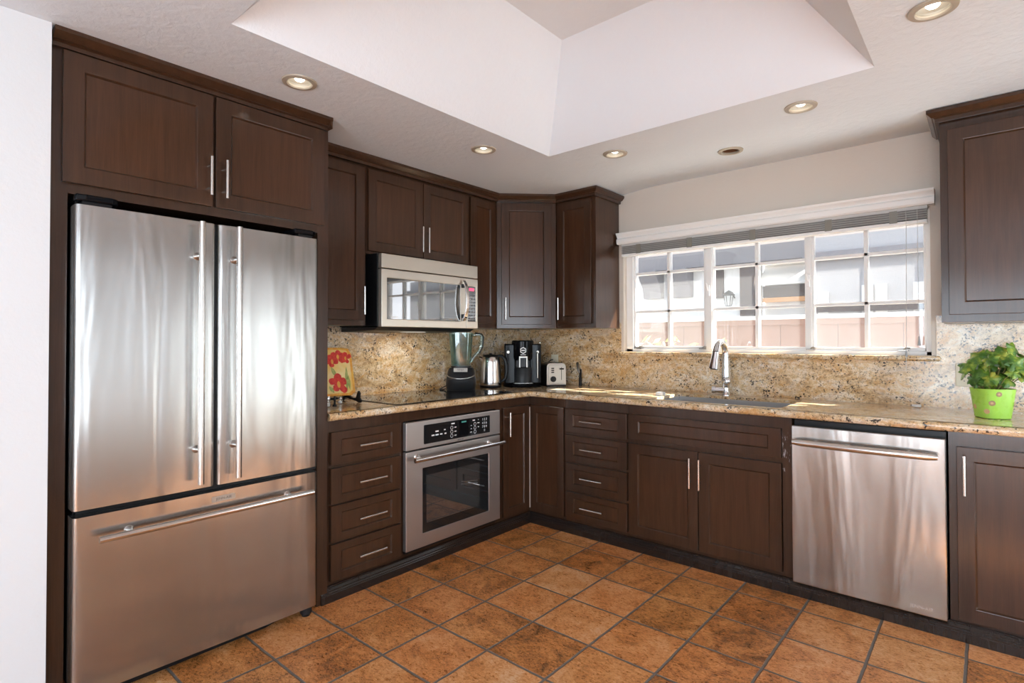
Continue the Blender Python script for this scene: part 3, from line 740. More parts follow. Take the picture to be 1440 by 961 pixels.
# ------------------------------------------------------------------ microwave
def microwave():
    t = thing('microwave', 'stainless steel over-the-range microwave with a curved bar handle', 'microwave', (.2, -1.34, 1.345))
    obj('body', MB(LEFT).box(-1.736, .004, 1.350, -.945, .395, 1.7745), 'black', t, .002)
    obj('vent_panel', MB(LEFT).box(-1.729, .3955, 1.688, -.944, .430, 1.772), 'steel_micro', t, .003)
    def frame(a0, a1, z0, z1, b0, b1, y0, y1):
        return MB(LEFT)._add([(a, d, z) for d in (.3955, .430) for a, z in ((a0, z0), (a1, z0), (a1, z1), (a0, z1), (b0, y0), (b1, y0), (b1, y1), (b0, y1))],
          [(0, 1, 5, 4), (1, 2, 6, 5), (2, 3, 7, 6), (3, 0, 4, 7), (8, 9, 13, 12), (9, 10, 14, 13), (10, 11, 15, 14), (11, 8, 12, 15), (0, 1, 9, 8), (1, 2, 10, 9), (2, 3, 11, 10), (3, 0, 8, 11), (4, 5, 13, 12), (5, 6, 14, 13), (6, 7, 15, 14), (7, 4, 12, 15)])
    d = obj('door', frame(-1.729, -1.052, 1.347, 1.683, -1.690, -1.105, 1.393, 1.632), 'steel_micro', t, .003)
    obj('window', MB(LEFT).box(-1.6899, .398, 1.3931, -1.1051, .4275, 1.6319), 'glass_grey', d)
    text('lettering', 'JENN-AIR', .012, 'mark_white', d, FR((.4277, -1.64, 1.405), (0, 1, 0), (0, 0, 1), (1, 0, 0)), .0003)
    pts = [(-1.088, .434+.040*math.sin(PI*k/12)**.6, 1.395+.270*k/12) for k in range(13)]
    h = MB(LEFT)
    n = len(pts)
    vs = []
    for a, dd, z in pts: vs += [(a-.013, dd, z), (a+.013, dd, z), (a+.013, dd+.012, z), (a-.013, dd+.012, z)]
    fs = [(i*4+k, i*4+(k+1) % 4, i*4+4+(k+1) % 4, i*4+4+k) for i in range(n-1) for k in range(4)]+[(0, 1, 2, 3), (n*4-4, n*4-3, n*4-2, n*4-1)]
    h._add(vs, fs, True)
    hh = obj('handle', h, 'steel_bar', d, .003)
    for z in (1.415, 1.615): obj('handle_mount', MB(LEFT).box(-1.098, .430, z, -1.078, .466, z+.025), 'dark_grey', hh, .002)
    c = obj('control_panel', frame(-1.050, -.944, 1.347, 1.683, -1.038, -.962, 1.395, 1.630), 'steel_micro', t, .003)
    k = obj('keypad', MB(LEFT).box(-1.0379, .398, 1.3951, -.9621, .4275, 1.6299), 'glass_grey', c)
    obj('display', MB(LEFT).box(-1.024, .4275, 1.600, -.976, .4279, 1.620), 'display_red', k)
    g = MB(LEFT)
    for i in range(3):
        for j in range(8): g.box(-1.028+.024*i, .4275, 1.410+.022*j, -1.014+.024*i, .4279, 1.418+.022*j)
    obj('keys', g, 'grey_plastic', k)
    obj('underside', MB(LEFT).prism([(-1.735, .02, 1.3495), (-1.735, .40, 1.3465), (-1.735, .36, 1.326), (-1.735, .02, 1.320)], (.79, 0, 0)), 'dark_grey', t, .002)
    fill_strip = obj('added_fill_strip', MB(LEFT).box(-1.42, .20, 1.3205, -1.26, .26, 1.3225), 'fill_glow', t)  # glowing strip added under the microwave to go with the fill light
    d = bpy.data.lights.new('added_fill_light', 'AREA'); o = bpy.data.objects.new('added_fill_light', d); C.objects.link(o)  # added fill light that brightens the dim backsplash below the cabinets
    d.shape = 'RECTANGLE'; d.size = .06; d.size_y = .16; d.energy = 1.1; d.color = (1, .93, .82); o.parent = fill_strip; o.location = Vector((.23, -1.34, 1.3165))-origin(fill_strip)
microwave()

o = obj('cooktop', MB().rprism(.075, -1.755, .615, -.800, .012, ZC+.0003, ZC+.0045, 'xyz'), 'cooktop', None, .0012); tag(o, 'black glass cooktop set flat on the worktop above the oven', 'cooktop')

# ------------------------------------------------------------------ things on the worktop
def ROT(x, y, ang, z=ZC):
    return Matrix.Translation((x, y, z)) @ Matrix.Rotation(ang, 4, 'Z')
def blender_():
    zc = ZC+.005
    t = thing('blender', 'black countertop blender with a tall clear jar beside the kettle', 'blender', (.215, -.895, zc))
    R = ROT(.215, -.895, math.radians(-47), zc)      # local +x faces the room
    b = MB(R)
    sec = [(-.085, .085, .100, 0.0), (-.088, .100, .105, .03), (-.085, .105, .105, .075), (-.082, .060, .098, .12), (-.080, .045, .090, .145), (-.074, .055, .082, .155)]
    n = 20; vs = []
    for x0, x1, hw, z in sec:
        cx, hx = (x0+x1)/2, (x1-x0)/2
        for k in range(n):
            q = 2*PI*k/n; c_, s_ = math.cos(q), math.sin(q); e = .55
            vs.append((cx+hx*abs(c_)**e*(1 if c_ > 0 else -1), hw*abs(s_)**e*(1 if s_ > 0 else -1), z))
    fs = [(i*n+k, i*n+(k+1) % n, (i+1)*n+(k+1) % n, (i+1)*n+k) for i in range(len(sec)-1) for k in range(n)]+[list(range(n))[::-1], list(range((len(sec)-1)*n, len(sec)*n))]
    b._add(vs, fs, True); obj('base', b, 'dark_grey', t)
    g = MB(R); g.tube([(.035+.070*math.cos(a), .100*math.sin(a), .082+.03*(1-math.cos(a))) for a in [math.radians(-80+16*k) for k in range(11)]], .004, 8)
    obj('trim_ring', g, 'nickel', t)
    obj('name_plate', MB(R).prism([(.068, -.048, .128), (.068, .048, .128), (.060, .048, .158), (.060, -.048, .158)], (.004, 0, .001)), 'nickel', t)
    text('lettering', 'NINJA', .018, 'grey_plastic', t, R @ FR((.0704, 0, .143), (0, 1, 0), (-.24, 0, .97), (.97, 0, .24)), .0004)
    j = MB(R)
    def sq(h, z, e=.6):
        return [(h*abs(math.cos(2*PI*k/28))**e*(1 if math.cos(2*PI*k/28) > 0 else -1), h*abs(math.sin(2*PI*k/28))**e*(1 if math.sin(2*PI*k/28) > 0 else -1), z) for k in range(28)]
    rings = [sq(.066, .158), sq(.070, .19), sq(.086, .395), sq(.083, .395), sq(.067, .19), sq(.062, .166)]
    vs = [v for r_ in rings for v in r_]; m = 28
    fs = [(i*m+k, i*m+(k+1) % m, (i+1)*m+(k+1) % m, (i+1)*m+k) for i in range(5) for k in range(m)]+[list(range(m))[::-1], list(range(5*m, 6*m))]
    j._add(vs, fs, True); jo = obj('jar', j, 'jar_plastic', t)
    obj('collar', MB(R).prism([Vector(v) for v in sq(.072, .1555)], (0, 0, .014), True), 'black', t)
    obj('handle', MB(R).tube([(.03, .072, .385), (.03, .135, .392), (.03, .148, .375), (.03, .142, .30), (.03, .125, .265), (.03, .088, .225), (.03, .072, .195)], [.012, .011, .011, .011, .011, .011, .010], 12), 'jar_plastic', jo)
    obj('handle_grip', MB(R).tube([(.03, .10, .401), (.03, .150, .394), (.03, .161, .372), (.03, .154, .30), (.03, .132, .256)], .0055, 8), 'black', jo)
    g = MB(R); g.cyl((0, 0, .17), (0, 0, .39), .006, n=10)
    for z, a in ((.20, .3), (.205, 1.9), (.26, 1.0), (.32, 2.4)):
        g.prism([(.008*math.cos(a), .008*math.sin(a), z), (.045*math.cos(a+.2), .045*math.sin(a+.2), z+.008), (.040*math.cos(a+.5), .040*math.sin(a+.5), z+.010), (.008*math.cos(a+1.2), .008*math.sin(a+1.2), z)], (0, 0, .0015))
    obj('blade', g, 'grey_plastic', jo)
    obj('lid', MB(R).prism([Vector(v) for v in sq(.084, .3952)], (0, 0, .010), True), 'jar_plastic', jo)
    obj('cord', MB(R).tube([(-.05, -.095, .03), (-.04, -.13, .012), (0, -.150, .005), (.045, -.145, .005), (.055, -.120, .005), (.03, -.108, .008)], .0038, 8), 'black', t)
blender_()

def kettle():
    x, y = .228, -.600
    t = thing('kettle', 'brushed steel kettle with black handle beside the coffee machine', 'kettle', (x, y, ZC))
    obj('base', MB().lathe([(.079, ZC), (.082, ZC+.004), (.082, ZC+.018), (.001, ZC+.018)], (x, y, 0), 32), 'black', t)
    b = obj('body', MB().lathe([(.078, ZC+.019), (.080, ZC+.03), (.079, ZC+.06), (.070, ZC+.19), (.066, ZC+.225), (.060, ZC+.232), (.001, ZC+.233)], (x, y, 0), 40), 'steel_bar', t)
    obj('seam', MB().ring([(.0806, ZC+.036), (.0806, ZC+.039), (.0785, ZC+.039), (.0785, ZC+.036)], (x, y, 0), 40), 'dark_grey', b)
    obj('lid', MB().lathe([(.060, ZC+.2331), (.056, ZC+.242), (.03, ZC+.248), (.012, ZC+.249), (.010, ZC+.256), (.001, ZC+.257)], (x, y, 0), 32), 'black', t)
    u = Vector((.79, .61, 0)); c = Vector((x, y, ZC))
    P = [(.05, .236), (.085, .236), (.108, .212), (.118, .17), (.120, .12), (.112, .07), (.088, .048), (.074, .044)]
    obj('handle', MB().tube([c+u*a+Vector((0, 0, z)) for a, z in P], [.010, .012, .013, .013, .013, .012, .010, .009], 12), 'black', t)
    v = Vector((-.79, -.61, 0))
    obj('spout', MB().tube([c+v*.058+Vector((0, 0, .195)), c+v*.078+Vector((0, 0, .218)), c+v*.090+Vector((0, 0, .228))], [.018, .014, .009], 12), 'steel_bar', t)
kettle()

def coffee():
    x, y = .325, -.345; R = ROT(x, y, math.radians(-47.5))   # +x faces the camera side
    t = thing('coffee_machine', 'black coffee machine in the corner of the worktop', 'coffee machine', (x, y, ZC))
    obj('body', MB(R).rprism(-.12, -.140, .085, .140, .02, 0.006, .325, 'xyz'), 'black', t, .004)
    for s in (-1, 1):
        obj('side_tower', MB(R).rprism(.02, s*.095-.045, .105, s*.095+.045, .014, .03, .322, 'xyz'), 'black_gloss', t, .004)
    obj('drip_tray', MB(R).lathe([(.140, .0), (.145, .006), (.145, .026), (.139, .030), (.001, .030)], (.035, 0, 0), 40, None, (.95, 1.02)), 'black_gloss', t)
    obj('drip_grate', MB(R).rprism(.085, -.075, .150, .075, .02, .0301, .0325, 'xyz'), 'nickel', t)
    hd = obj('brew_head', MB(R).lathe([(.060, .20), (.080, .208), (.085, .225), (.085, .345), (.078, .353), (.001, .354)], (.06, 0, 0), 40), 'black_gloss', t)
    obj('tank', MB(R).lathe([(.081, .031), (.081, .14), (.074, .150), (.001, .150)], (.058, 0, 0), 40), 'dark_grey', t)
    sp = obj('spout', MB(R).box(.142, -.032, .150, .156, -.022, .232).box(.142, .022, .150, .156, .032, .232).box(.142, -.032, .222, .158, .032, .234), 'nickel', t, .002)
    obj('spout_core', MB(R).box(.138, -.0215, .152, .150, .0215, .2215), 'black', sp, .002)
    obj('emblem', MB(R).ring([(.026, 0), (.026, .003), (.019, .003), (.019, 0)], (.1445, 0, .278), 6, (1, 0, 0)).box(.1445, -.013, .274, .147, .013, .282), 'mark_white', hd)
    obj('emblem_back', MB(R).cyl((.1430, 0, .278), (.1455, 0, .278), .019, n=24), 'dark_grey', hd)
    obj('name_strip', MB(R).box(.1445, -.020, .243, .1455, .020, .247), 'mark_white', hd)
    for s in (-1, 1):
        obj('knob', MB(R).cyl((.104, s*.112, .265), (.114, s*.112, .265), .010, n=20), 'nickel', t)
    obj('steam_arm', MB(R).tube([(.11, .108, .262), (.135, .108, .255), (.14, .108, .20), (.14, .108, .07)], [.007, .007, .006, .005], 10), 'nickel', t)
    obj('cup_rail', MB(R).tube([(-.10, -.13, .325), (-.10, -.13, .335), (.03, -.135, .335)], .003, 6).tube([(-.10, .13, .325), (-.10, .13, .335), (.03, .135, .335)], .003, 6), 'chrome', t)
coffee()

def toaster():
    x, y = .492, -.170; R = ROT(x, y, math.radians(-38))    # +x is the control end
    t = thing('toaster', 'small square steel toaster with a black dial on its end', 'toaster', (x, y, ZC))
    b = MB(R); n = 8; r = .030; pts = [(-.078, .012), (.078, .012), (.076, .150)]
    for k in range(1, n): q = PI/2*k/n; pts.append((.076-r+r*math.cos(q), .150+r*math.sin(q)))
    pts += [(.076-r, .150+r), (-.076+r, .150+r)]
    for k in range(1, n): q = PI/2*k/n; pts.append((-.076+r-r*math.sin(q), .150+r*math.cos(q)))
    pts.append((-.076, .150))
    b.prism([(-.09, a, z) for a, z in pts], (.185, 0, 0), True); obj('body', b, 'steel_toaster', t, .003)
    obj('end_plate', MB(R).rprism(-.064, .020, .064, .168, .018, .0951, .102, 'yzx'), 'nickel', t, .002)
    obj('foot_plate', MB(R).box(-.085, -.074, 0, .098, .074, .0118), 'black', t)
    g = MB(R).cyl((.102, -.028, .058), (.112, -.028, .058), .022, n=24).box(.112, -.031, .038, .120, -.025, .078)
    obj('dial', g, 'black', t)
    obj('slot', MB(R).box(.1021, .036, .05, .1028, .040, .148), 'black', t)
    obj('lever', MB(R).box(.1029, .022, .130, .118, .054, .141), 'black', t, .002)
    g = MB(R)
    for z in (.105, .120, .135): g.box(.1021, -.042, z, .1032, -.020, z+.009)
    obj('button', g, 'dark_grey', t)
    obj('bread_slot', MB(R).box(-.07, -.040, .1795, .075, -.012, .1808).box(-.07, .012, .1795, .075, .040, .1808), 'black', t)
    obj('cord', MB().tube([(.40, -.10, ZC+.13), (.36, -.05, ZC+.18), (.368, -.03, ZC+.195), (.373, -.012, ZC+.195)], .004, 8), 'black', t)
toaster()
def plate_switch(name, label, cat, x0, x1, z0, z1, kind):
    t = thing(name, label, cat, ((x0+x1)/2, -.003, z0)); xm, zm = (x0+x1)/2, (z0+z1)/2
    obj('cover', MB().box(x0, -.009, z0, x1, -.0032, z1), 'ivory', t, .003)
    if kind == 'switch':
        obj('toggle', MB().box(xm-.006, -.0125, zm-.013, xm+.006, -.0092, zm+.013).prism([(xm-.004, -.0125, zm-.002), (xm+.004, -.0125, zm-.002), (xm+.004, -.022, zm+.008), (xm-.004, -.022, zm+.008)], (0, 0, .006)), 'ivory_dark', t, .001)
    else:
        for z in (zm-.020, zm+.020): obj('socket', MB().rprism(xm-.014, z-.014, xm+.014, z+.014, .006, -.0105, -.0091, 'xzy'), 'ivory', t)
    for z in ((zm-.030, zm+.030) if kind == 'switch' else (zm,)): obj('screw', MB().cyl((xm, -.0105, z), (xm, -.0091, z), .003, n=10), 'ivory_dark', t)
plate_switch('light_switch', 'ivory light switch on the granite behind the potted plant', 'switch', 2.942, 3.012, 1.027, 1.143, 'switch')
plate_switch('wall_outlet', 'ivory wall outlet on the granite behind the toaster', 'outlet', .352, .422, 1.040, 1.150, 'outlet')

def gadget():
    t = thing('kitchen_gadget', 'slim black gadget with silver head leaning against the backsplash', 'utensil', (.665, -.05, ZC))
    obj('grip', MB().tube([(.668, -.055, ZC), (.664, -.048, ZC+.05), (.650, -.024, ZC+.125)], [.012, .0115, .008], 12), 'black', t)
    obj('head', MB().tube([(.650, -.038, ZC+.098), (.636, -.032, ZC+.125), (.622, -.022, ZC+.168), (.620, -.020, ZC+.176)], [.006, .011, .010, .004], 12), 'nickel', t)
    obj('head_back', MB().tube([(.641, -.028, ZC+.098), (.626, -.022, ZC+.125), (.613, -.0135, ZC+.170), (.614, -.0125, ZC+.180)], [.006, .009, .009, .005], 12), 'black', t)
gadget()

def platter():
    # leaning rectangular platter on an easel; local frame: a along wall (+y), d out, z up, tilted back
    cy = -1.945; ang = math.radians(14)
    o = Vector((.235, cy, ZC+.035))
    fr = FR(o, (0.10, .995, 0), (math.cos(ang), -.1*math.cos(ang), math.sin(ang)), (-math.sin(ang), 0, math.cos(ang)))
    t = thing('platter', 'yellow ceramic platter painted with red tulips on the black easel', 'platter', o)
    hw, h = .165, .285
    def wob(r): return r
    pts = []
    n = 60
    for k in range(n):
        q = 2*PI*k/n; c_, s_ = math.cos(q), math.sin(q); e = .22
        rr = 1+.012*math.sin(9*q)
        pts.append((hw*abs(c_)**e*(1 if c_ > 0 else -1)*rr, h/2+h/2*abs(s_)**e*(1 if s_ > 0 else -1)*rr))
    g = MB(fr); g.prism([(a, 0, z) for a, z in pts], (0, .010, 0)); obj('dish', g, 'glaze_orange', t, .004)
    g = MB(fr); g.prism([(a*.90, .0102, h/2+(z-h/2)*.90) for a, z in pts], (0, .0012, 0)); obj('painted_field', g, 'glaze_yellow', t)
    def flower(cx, cz, s, rot, petals=5):
        q = MB(fr)
        for k in range(petals):
            a = rot+2*PI*k/petals*random.uniform(.93, 1.07); ln = random.uniform(.85, 1.25)*s; wd = random.uniform(.40, .56)*s
            ring = []
            for j in range(18):
                b = 2*PI*j/18; px = .5*ln*(1+math.cos(b))*.98; pz = wd*math.sin(b)*(.35+.65*px/ln)**.6*(1+.10*math.sin(5*b+k))
                ring.append((cx+px*math.cos(a)-pz*math.sin(a), .0115+.0004*k, cz+px*math.sin(a)+pz*math.cos(a)))
            q.prism(ring, (0, .0012, 0))
        return q
    random.seed(7)
    for cx, cz, s, rr in ((.062, .072, .058, .4), (.040, .205, .042, 0.9), (.078, .232, .044, .2), (.124, .222, .034, 1.5), (-.06, .16, .05, .4), (-.09, .06, .05, .1)):
        f = obj('tulip', flower(cx, cz, s, rr), 'glaze_red', t)
        obj('tulip_centre', MB(fr).prism([(cx+s*.17*math.cos(q), .0138, cz-s*.1+s*.34*math.sin(q)) for q in [2*PI*k/16 for k in range(16)]], (0, .0008, 0)), 'glaze_orange', f)
    def leaf(x0, z0, x1, z1, w_):
        d = Vector((x1-x0, z1-z0)); p = Vector((-d.y, d.x)).normalized()*w_; q = []
        for k in range(9): s = k/8; q.append(Vector((x0, z0))+d*s+p*math.sin(PI*s))
        for k in range(7, 0, -1): s = k/8; q.append(Vector((x0, z0))+d*s-p*math.sin(PI*s))
        return MB(fr).prism([(v.x, .0115, v.y) for v in q], (0, .0007, 0))
    for a in ((.110, .02, .122, .17, .010), (.128, .03, .128, .12, .008), (.03, .17, .055, .11, .011), (.005, .06, .03, .02, .010), (-.03, .05, -.04, .15, .010)):
        obj('painted_leaf', leaf(*a), 'glaze_green', t)
    e = thing('plate_easel', 'black wooden easel holding up the tulip platter', 'easel', (.24, cy, ZC))
    g = MB()
    def arm(y):
        pr = [(.345, 0), (.352, .012), (.335, .028), (.338, .055), (.325, .066), (.316, .050), (.305, .026), (.262, .022), (.20, .05), (.155, .14), (.140, .14), (.165, .04), (.150, .0), (.165, .0), (.20, .020), (.30, .008), (.33, 0)]
        return MB().prism([(x_, y-.007, ZC+z_+.0003) for x_, z_ in pr], (0, .014, 0))
    for y in (cy-.10, cy+.135): obj('arm', arm(y), 'black', e, .002)
    obj('cross_bar', MB().box(.185, cy-.0925, ZC+.012, .20, cy+.1275, ZC+.026), 'black', e, .002)
    o = obj('platter_peg', MB().lathe([(.011, 0), (.011, .006), (.006, .014), (.005, .030), (.008, .034), (.005, .040), (.004, .055), (.001, .057)], (.395, -2.005, ZC), 14), 'black'); o.name = 'stirring_peg'
    tag(o, 'slim black turned peg standing before the tulip platter', 'peg')
    for x_, y_, lab in ((.395, -2.045, 'small glass shaker standing against the fridge surround'), (.310, -1.920, 'low glass shaker standing below the tulip platter')):
        s = thing('glass_shaker', lab, 'shaker', (x_, y_, ZC)); k = 1.0 if x_ > .35 else .7
        obj('jar', MB().lathe([(.013, 0), (.015, .003), (.014, .035*k), (.012, .042*k), (.001, .042*k)], (x_, y_, ZC), 20), 'shaker_glass', s)
        obj('salt', MB().lathe([(.010, .004), (.011, .02*k), (.001, .022*k)], (x_, y_, ZC), 16), 'mark_white', s)
        obj('cap', MB().lathe([(.0125, .0421*k), (.013, .052*k), (.009, .058*k), (.001, .059*k)], (x_, y_, ZC), 20), 'chrome', s)
platter()

def plant():
    x, y = 3.083, -.335
    random.seed(4)
    t = thing('potted_plant', 'leafy green plant in a lime pot with brown dots', 'plant', (x, y, ZC))
    n = 40
    def sqr(r, z, e=.8):
        out = []
        for k in range(n):
            q = 2*PI*k/n+.5; c_, s_ = math.cos(q), math.sin(q)
            f = 1/((abs(math.cos(q-.5))**3.2+abs(math.sin(q-.5))**3.2)**(1/3.2))
            out.append((x+r*f*c_*.98, y+r*f*s_*.98, ZC+z))
        return out
    rings = [sqr(.052, .0), sqr(.058, .004), sqr(.061, .03), sqr(.0725, .124), sqr(.0745, .134), sqr(.070, .134), sqr(.066, .116)]
    g = MB(); vs = [v for r in rings for v in r]
    fs = [(i*n+k, i*n+(k+1) % n, (i+1)*n+(k+1) % n, (i+1)*n+k) for i in range(len(rings)-1) for k in range(n)]+[list(range(n))[::-1], list(range((len(rings)-1)*n, len(rings)*n))]
    g._add(vs, fs, True); p = obj('pot', g, 'lime_ceramic', t)
    obj('soil', MB().prism([(a, b, ZC+.1165) for a, b, _ in sqr(.0645, 0)], (0, 0, .006)), 'soil', p)
    return x, y, t, p
px_, py_, pt_, pp_ = plant()
def plant2():
    x, y, t, p = px_, py_, pt_, pp_
    random.seed(11)
    # dots on the pot wall, found by ray against the pot mesh
    bpy.context.view_layer.update()
    mwi = p.matrix_world.inverted()
    cx = Vector((3.0674, -3.6205, 1.2677))
    for dx, z, r, mat in ((.022, .112, .011, 'dot_brown'), (-.002, .072, .012, 'dot_brown'), (-.020, .034, .011, 'dot_pink'), (-.075, .09, .011, 'dot_brown'), (-.06, .05, .011, 'dot_pink')):
        src = Vector((x+dx, y-.4, ZC+z)); ok, loc, nor, _ = p.ray_cast(mwi @ src, Vector((0, 1, 0)))
        if ok:
            wp = p.matrix_world @ loc
            q = MB().ring([(r, -.002), (r, .0012), (r*.45, .0012), (r*.45, -.002)], wp, 20, nor) if mat == 'dot_brown' else MB().cyl(wp-nor*.002, wp+nor*.001, r, n=20)
            obj('dot', q, mat, p)
            if mat == 'dot_brown': obj('dot', MB().cyl(wp-nor*.002, wp+nor*.0008, r*.45, n=16), 'dot_pink', p)
    L = MB(); S = MB()
    for i in range(64):
        th = random.uniform(0, 2*PI); rr = random.uniform(.01, 1)**.6*.115
        tip = Vector((x+.025+rr*math.cos(th)*1.15, y+rr*math.sin(th)*.85, ZC+.150+random.uniform(.0, 1)*(.175-.55*rr)))
        if tip.x > x+.02 and random.random() < .6: tip.z += .025
        base = Vector((x+rr*.3*math.cos(th), y+rr*.3*math.sin(th), ZC+.122))
        mid = (base+tip)/2+Vector((0, 0, .015))
        if i % 2 == 0: S.tube([base, mid, tip], [.0028, .0022, .0016], 6)
        nrm = Vector((math.cos(th)*.8+random.uniform(-.4, .4), math.sin(th)*.8-.5+random.uniform(-.4, .4), random.uniform(.3, 1.1))).normalized()
        u = nrm.orthogonal().normalized(); v = nrm.cross(u); rot = random.uniform(0, 6.28)
        R_ = random.uniform(.030, .050); m = 22; vs = [tip]; 
        for ring in (.5, 1.0):
            for k in range(m):
                q = 2*PI*k/m; f = R_*(.84+.13*math.cos(5*q)+.05*math.cos(11*q))*ring*(1-.35*math.exp(-((q-PI)/.35)**2))
                c_, s_ = math.cos(q+rot), math.sin(q+rot)
                vs.append(tip+u*f*c_+v*f*s_+nrm*(-.28*R_*ring*ring+.05*R_*math.cos(5*q)*ring))
        fs = [(0, 1+k, 1+(k+1) % m) for k in range(m)]+[(1+k, 1+m+k, 1+m+(k+1) % m, 1+(k+1) % m) for k in range(m)]
        L._add(vs, fs, True)
    obj('foliage', L, 'leaf', t); obj('stems', S, 'stem', t)
plant2()

# ------------------------------------------------------------------ recessed lights
def downlights():
    labs = ['lit recessed ceiling light over the refrigerator', 'lit recessed ceiling light over the microwave', 'lit recessed ceiling light next left of the rusty empty can',
            'recessed ceiling can without a bulb showing rusty inside', 'lit recessed ceiling light next right of the rusty empty can', 'lit recessed ceiling light nearest the upper right cabinet']
    def one(x, y, lab, dead):
        z = H if y < -.5 else 2.3505
        t = thing('ceiling_light', lab, 'ceiling light', (x, y, z), 'recessed ceiling lights')
        obj('trim_ring', MB().ring([(.069, z-.0005), (.067, z-.006), (.050, z-.009), (.046, z-.004), (.048, z+.004), (.0505, z+.002), (.0505, z-.0005)], (x, y, 0), 40), 'trim_ring', t)
        obj('can', MB().ring([(.0505, z+.004), (.0505, z+.09), (.047, z+.09), (.047, z+.004)], (x, y, 0), 32).cyl((x, y, z+.088), (x, y, z+.095), .050, n=32), 'can_rust' if dead else 'bulb_off', t)
        if not dead:
            obj('reflector', MB().ring([(.0465, z+.010), (.0465, z+.014), (.024, z+.050), (.022, z+.046)], (x, y, 0), 32), 'bulb_off', t)
            obj('bulb', MB().lathe([(.001, z+.002), (.014, z+.004), (.020, z+.010), (.021, z+.046), (.001, z+.048)], (x, y, 0), 24), 'bulb_lit', t)
        else:
            obj('lamp_socket', MB().lathe([(.001, z+.05), (.016, z+.052), (.018, z+.087), (.001, z+.0875)], (x, y, 0), 20), 'ivory_dark', t)
        return t
    for (x, y), lab in zip(LAMPS, labs): one(x, y, lab, 'without a bulb' in lab)
downlights()

# ------------------------------------------------------------------ openings behind and beside the camera
def openings():
    d = struct('door_1', MB().box(2.2, -6.62, 0, 2.28, -6.52, 2.05).box(4.26, -6.62, 0, 4.34, -6.52, 2.05).box(3.23, -6.60, 0, 3.33, -6.54, 2.05).box(2.28, -6.62, 1.98, 4.26, -6.52, 2.05).box(2.28, -6.62, 0, 4.26, -6.52, .05), 'white_frame')
    obj('pane', MB().box(2.28, -6.575, .05, 4.26, -6.57, 1.98), 'pane_room', d)
    d = struct('door_2', MB().box(4.22, -1.3, 0, 4.32, -1.22, 2.05).box(4.22, -.38, 0, 4.32, -.3, 2.05).box(4.22, -1.22, 1.97, 4.32, -.38, 2.05).box(4.22, -1.22, 0, 4.32, -.38, .15), 'white_frame')
    obj('pane', MB().box(4.265, -1.22, .15, 4.27, -.38, 1.97), 'pane_room', d)
    d = struct('window_2', MB().box(4.22, -5.05, .45, 4.32, -4.98, 2.05).box(4.22, -3.32, .45, 4.32, -3.25, 2.05).box(4.22, -4.98, 1.98, 4.32, -3.32, 2.05).box(4.22, -4.98, .45, 4.32, -3.32, .52).box(4.22, -4.18, .52, 4.32, -4.12, 1.98), 'white_frame')
    obj('pane', MB().box(4.265, -4.98, .52, 4.27, -3.32, 1.98), 'pane_room', d)
openings()

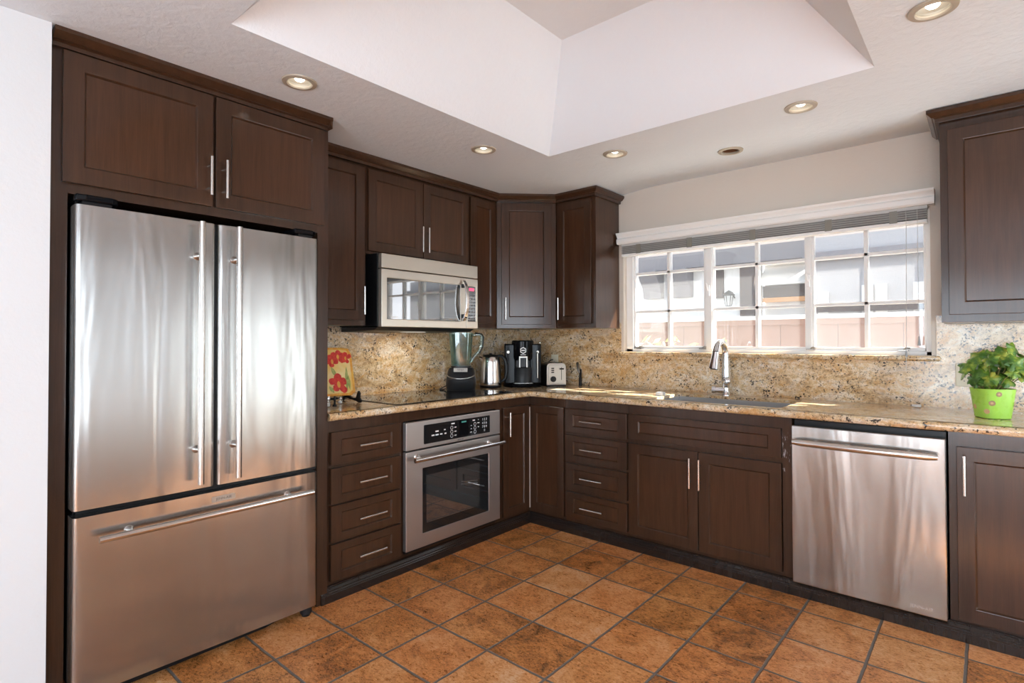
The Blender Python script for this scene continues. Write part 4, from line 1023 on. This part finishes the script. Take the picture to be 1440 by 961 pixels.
# ------------------------------------------------------------------ outside the window
def outside():
    struct('ground', MB().box(-9, .14, -.25, 12, 12, -.15), 'concrete')
    e = struct('roof_eave', MB().box(-1, .14, 2.40, 5, .60, 2.47), 'timber'); 
    f = thing('fence', 'brown board fence with pale cap rail outside the kitchen window', 'fence', (1.2, 3.2, -.15))
    g = MB(); x = -4.0
    while x < 7.5:
        g.box(x, 3.2, -.15, x+.288, 3.225, 1.50); x += .292
    obj('boards', g, 'fence_wood', f, .003)
    obj('top_rail', MB().box(-4, 3.17, 1.44, 7.5, 3.199, 1.50), 'fence_wood', f)
    obj('cap_rail', MB().box(-4, 3.14, 1.5005, 7.5, 3.26, 1.545), 'stucco', f, .004)
    for x in (-2.2, .2, 2.6, 5.0): obj('post', MB().box(x, 3.2255, -.15, x+.1, 3.32, 1.50), 'fence_wood', f)
    h = thing('house', 'white neighbouring house with dark timber beams beyond the fence', 'house', (1, 5.8, -.15))
    obj('wall', MB().box(-6, 5.5, -.15, .30, 5.8, 2.75).box(.30, 5.9, -.15, 1.05, 6.1, 2.75), 'stucco', h)
    obj('upper_wall', MB().box(-6, 5.45, 2.75, 9, 5.8, 4.6), 'peach_stucco', h)
    obj('side_wall', MB().box(1.05, 5.3, -.15, 9, 5.8, 2.75), 'grey_stucco', h)
    obj('beam', MB().box(-6, 5.30, 2.48, 1.04, 5.499, 2.74).box(1.04, 5.15, 2.40, 9, 5.299, 2.52), 'timber_grey', h, .005)
    for x in (-4.4, -2.9, -1.62, -1.08):
        obj('corbel', MB().prism([(x, 5.499, 2.0), (x, 5.40, 2.0), (x, 5.34, 2.2), (x, 5.18, 2.40), (x, 5.18, 2.479), (x, 5.499, 2.479)], (.34, 0, 0)), 'timber_grey', h)
    obj('post', MB().box(.06, 5.42, -.15, .28, 5.499, 2.479), 'timber', h)
    obj('shutter', MB().box(-.40, 5.46, 1.96, -.22, 5.499, 2.42), 'timber', h)
    obj('awning', MB().prism([(.31, 5.88, 2.45), (.31, 5.55, 2.16), (.31, 5.56, 2.13), (.31, 5.90, 2.40)], (.68, 0, 0)), 'stucco', h)
    obj('garage_header', MB().box(.301, 5.80, 1.95, 1.049, 5.899, 2.14), 'timber', h)
    obj('lintel', MB().box(.301, 5.78, 1.875, 1.049, 5.899, 1.945), 'orange_wood', h)
    for x in (1.22, 1.76, 1.92, 2.34): obj('white_panel', MB().box(x, 5.24, -.15, x+.13, 5.299, 2.02 if x > 1.5 else 1.95), 'stucco', h)
    obj('dark_sill', MB().box(1.06, 5.2, 1.66, 8, 5.239, 1.75), 'timber', h)
    l = thing('wall_lantern', 'black iron lantern on the white wall beyond the fence', 'lantern', (-.10, 5.4, 1.85))
    obj('bracket', MB().tube([(-.05, 5.499, 1.95), (-.06, 5.42, 2.03), (-.10, 5.36, 2.06)], .012, 8), 'iron', l)
    obj('hood', MB().lathe([(.10, 1.985), (.10, 1.995), (.05, 2.035), (.015, 2.06), (.001, 2.061)], (-.10, 5.36, 0), 12), 'iron', l)
    g = MB()
    for k in range(4):
        a = PI/4+PI/2*k; g.tube([(-.10+.08*math.cos(a), 5.36+.08*math.sin(a), 1.985), (-.10+.05*math.cos(a), 5.36+.05*math.sin(a), 1.82)], .006, 6)
    g.box(-.14, 5.32, 1.812, -.06, 5.40, 1.822); obj('cage', g, 'iron', l)
    # shrub in front of the fence
    random.seed(2); s = thing('shrub', 'low yellow-green shrub at the foot of the fence', 'shrub', (-.4, 2.75, -.15))
    g = MB()
    for i in range(420):
        p = Vector((-.45+random.gauss(0, .55), 2.70+random.uniform(-.14, .14), .25+random.random()*1.05))
        n = Vector((random.uniform(-1, 1), random.uniform(-1, 1), random.uniform(.1, 1))).normalized(); u = n.orthogonal().normalized(); v = n.cross(u)
        r = random.uniform(.025, .05); g._add([p+u*r*1.5, p+v*r*.7, p-u*r*1.5, p-v*r*.7], [(0, 1, 2, 3)])
    obj('foliage', g, 'shrub_leaf', s)
    g = MB()
    for i in range(9):
        a = random.uniform(-.9, .5); g.tube([(-.4+a*.2, 2.75, -.15), (-.4+a*.6, 2.75, .5), (-.4+a, 2.70+random.uniform(-.1, .1), 1.1)], [.015, .010, .004], 6)
    obj('stems', g, 'stem', s)
outside()
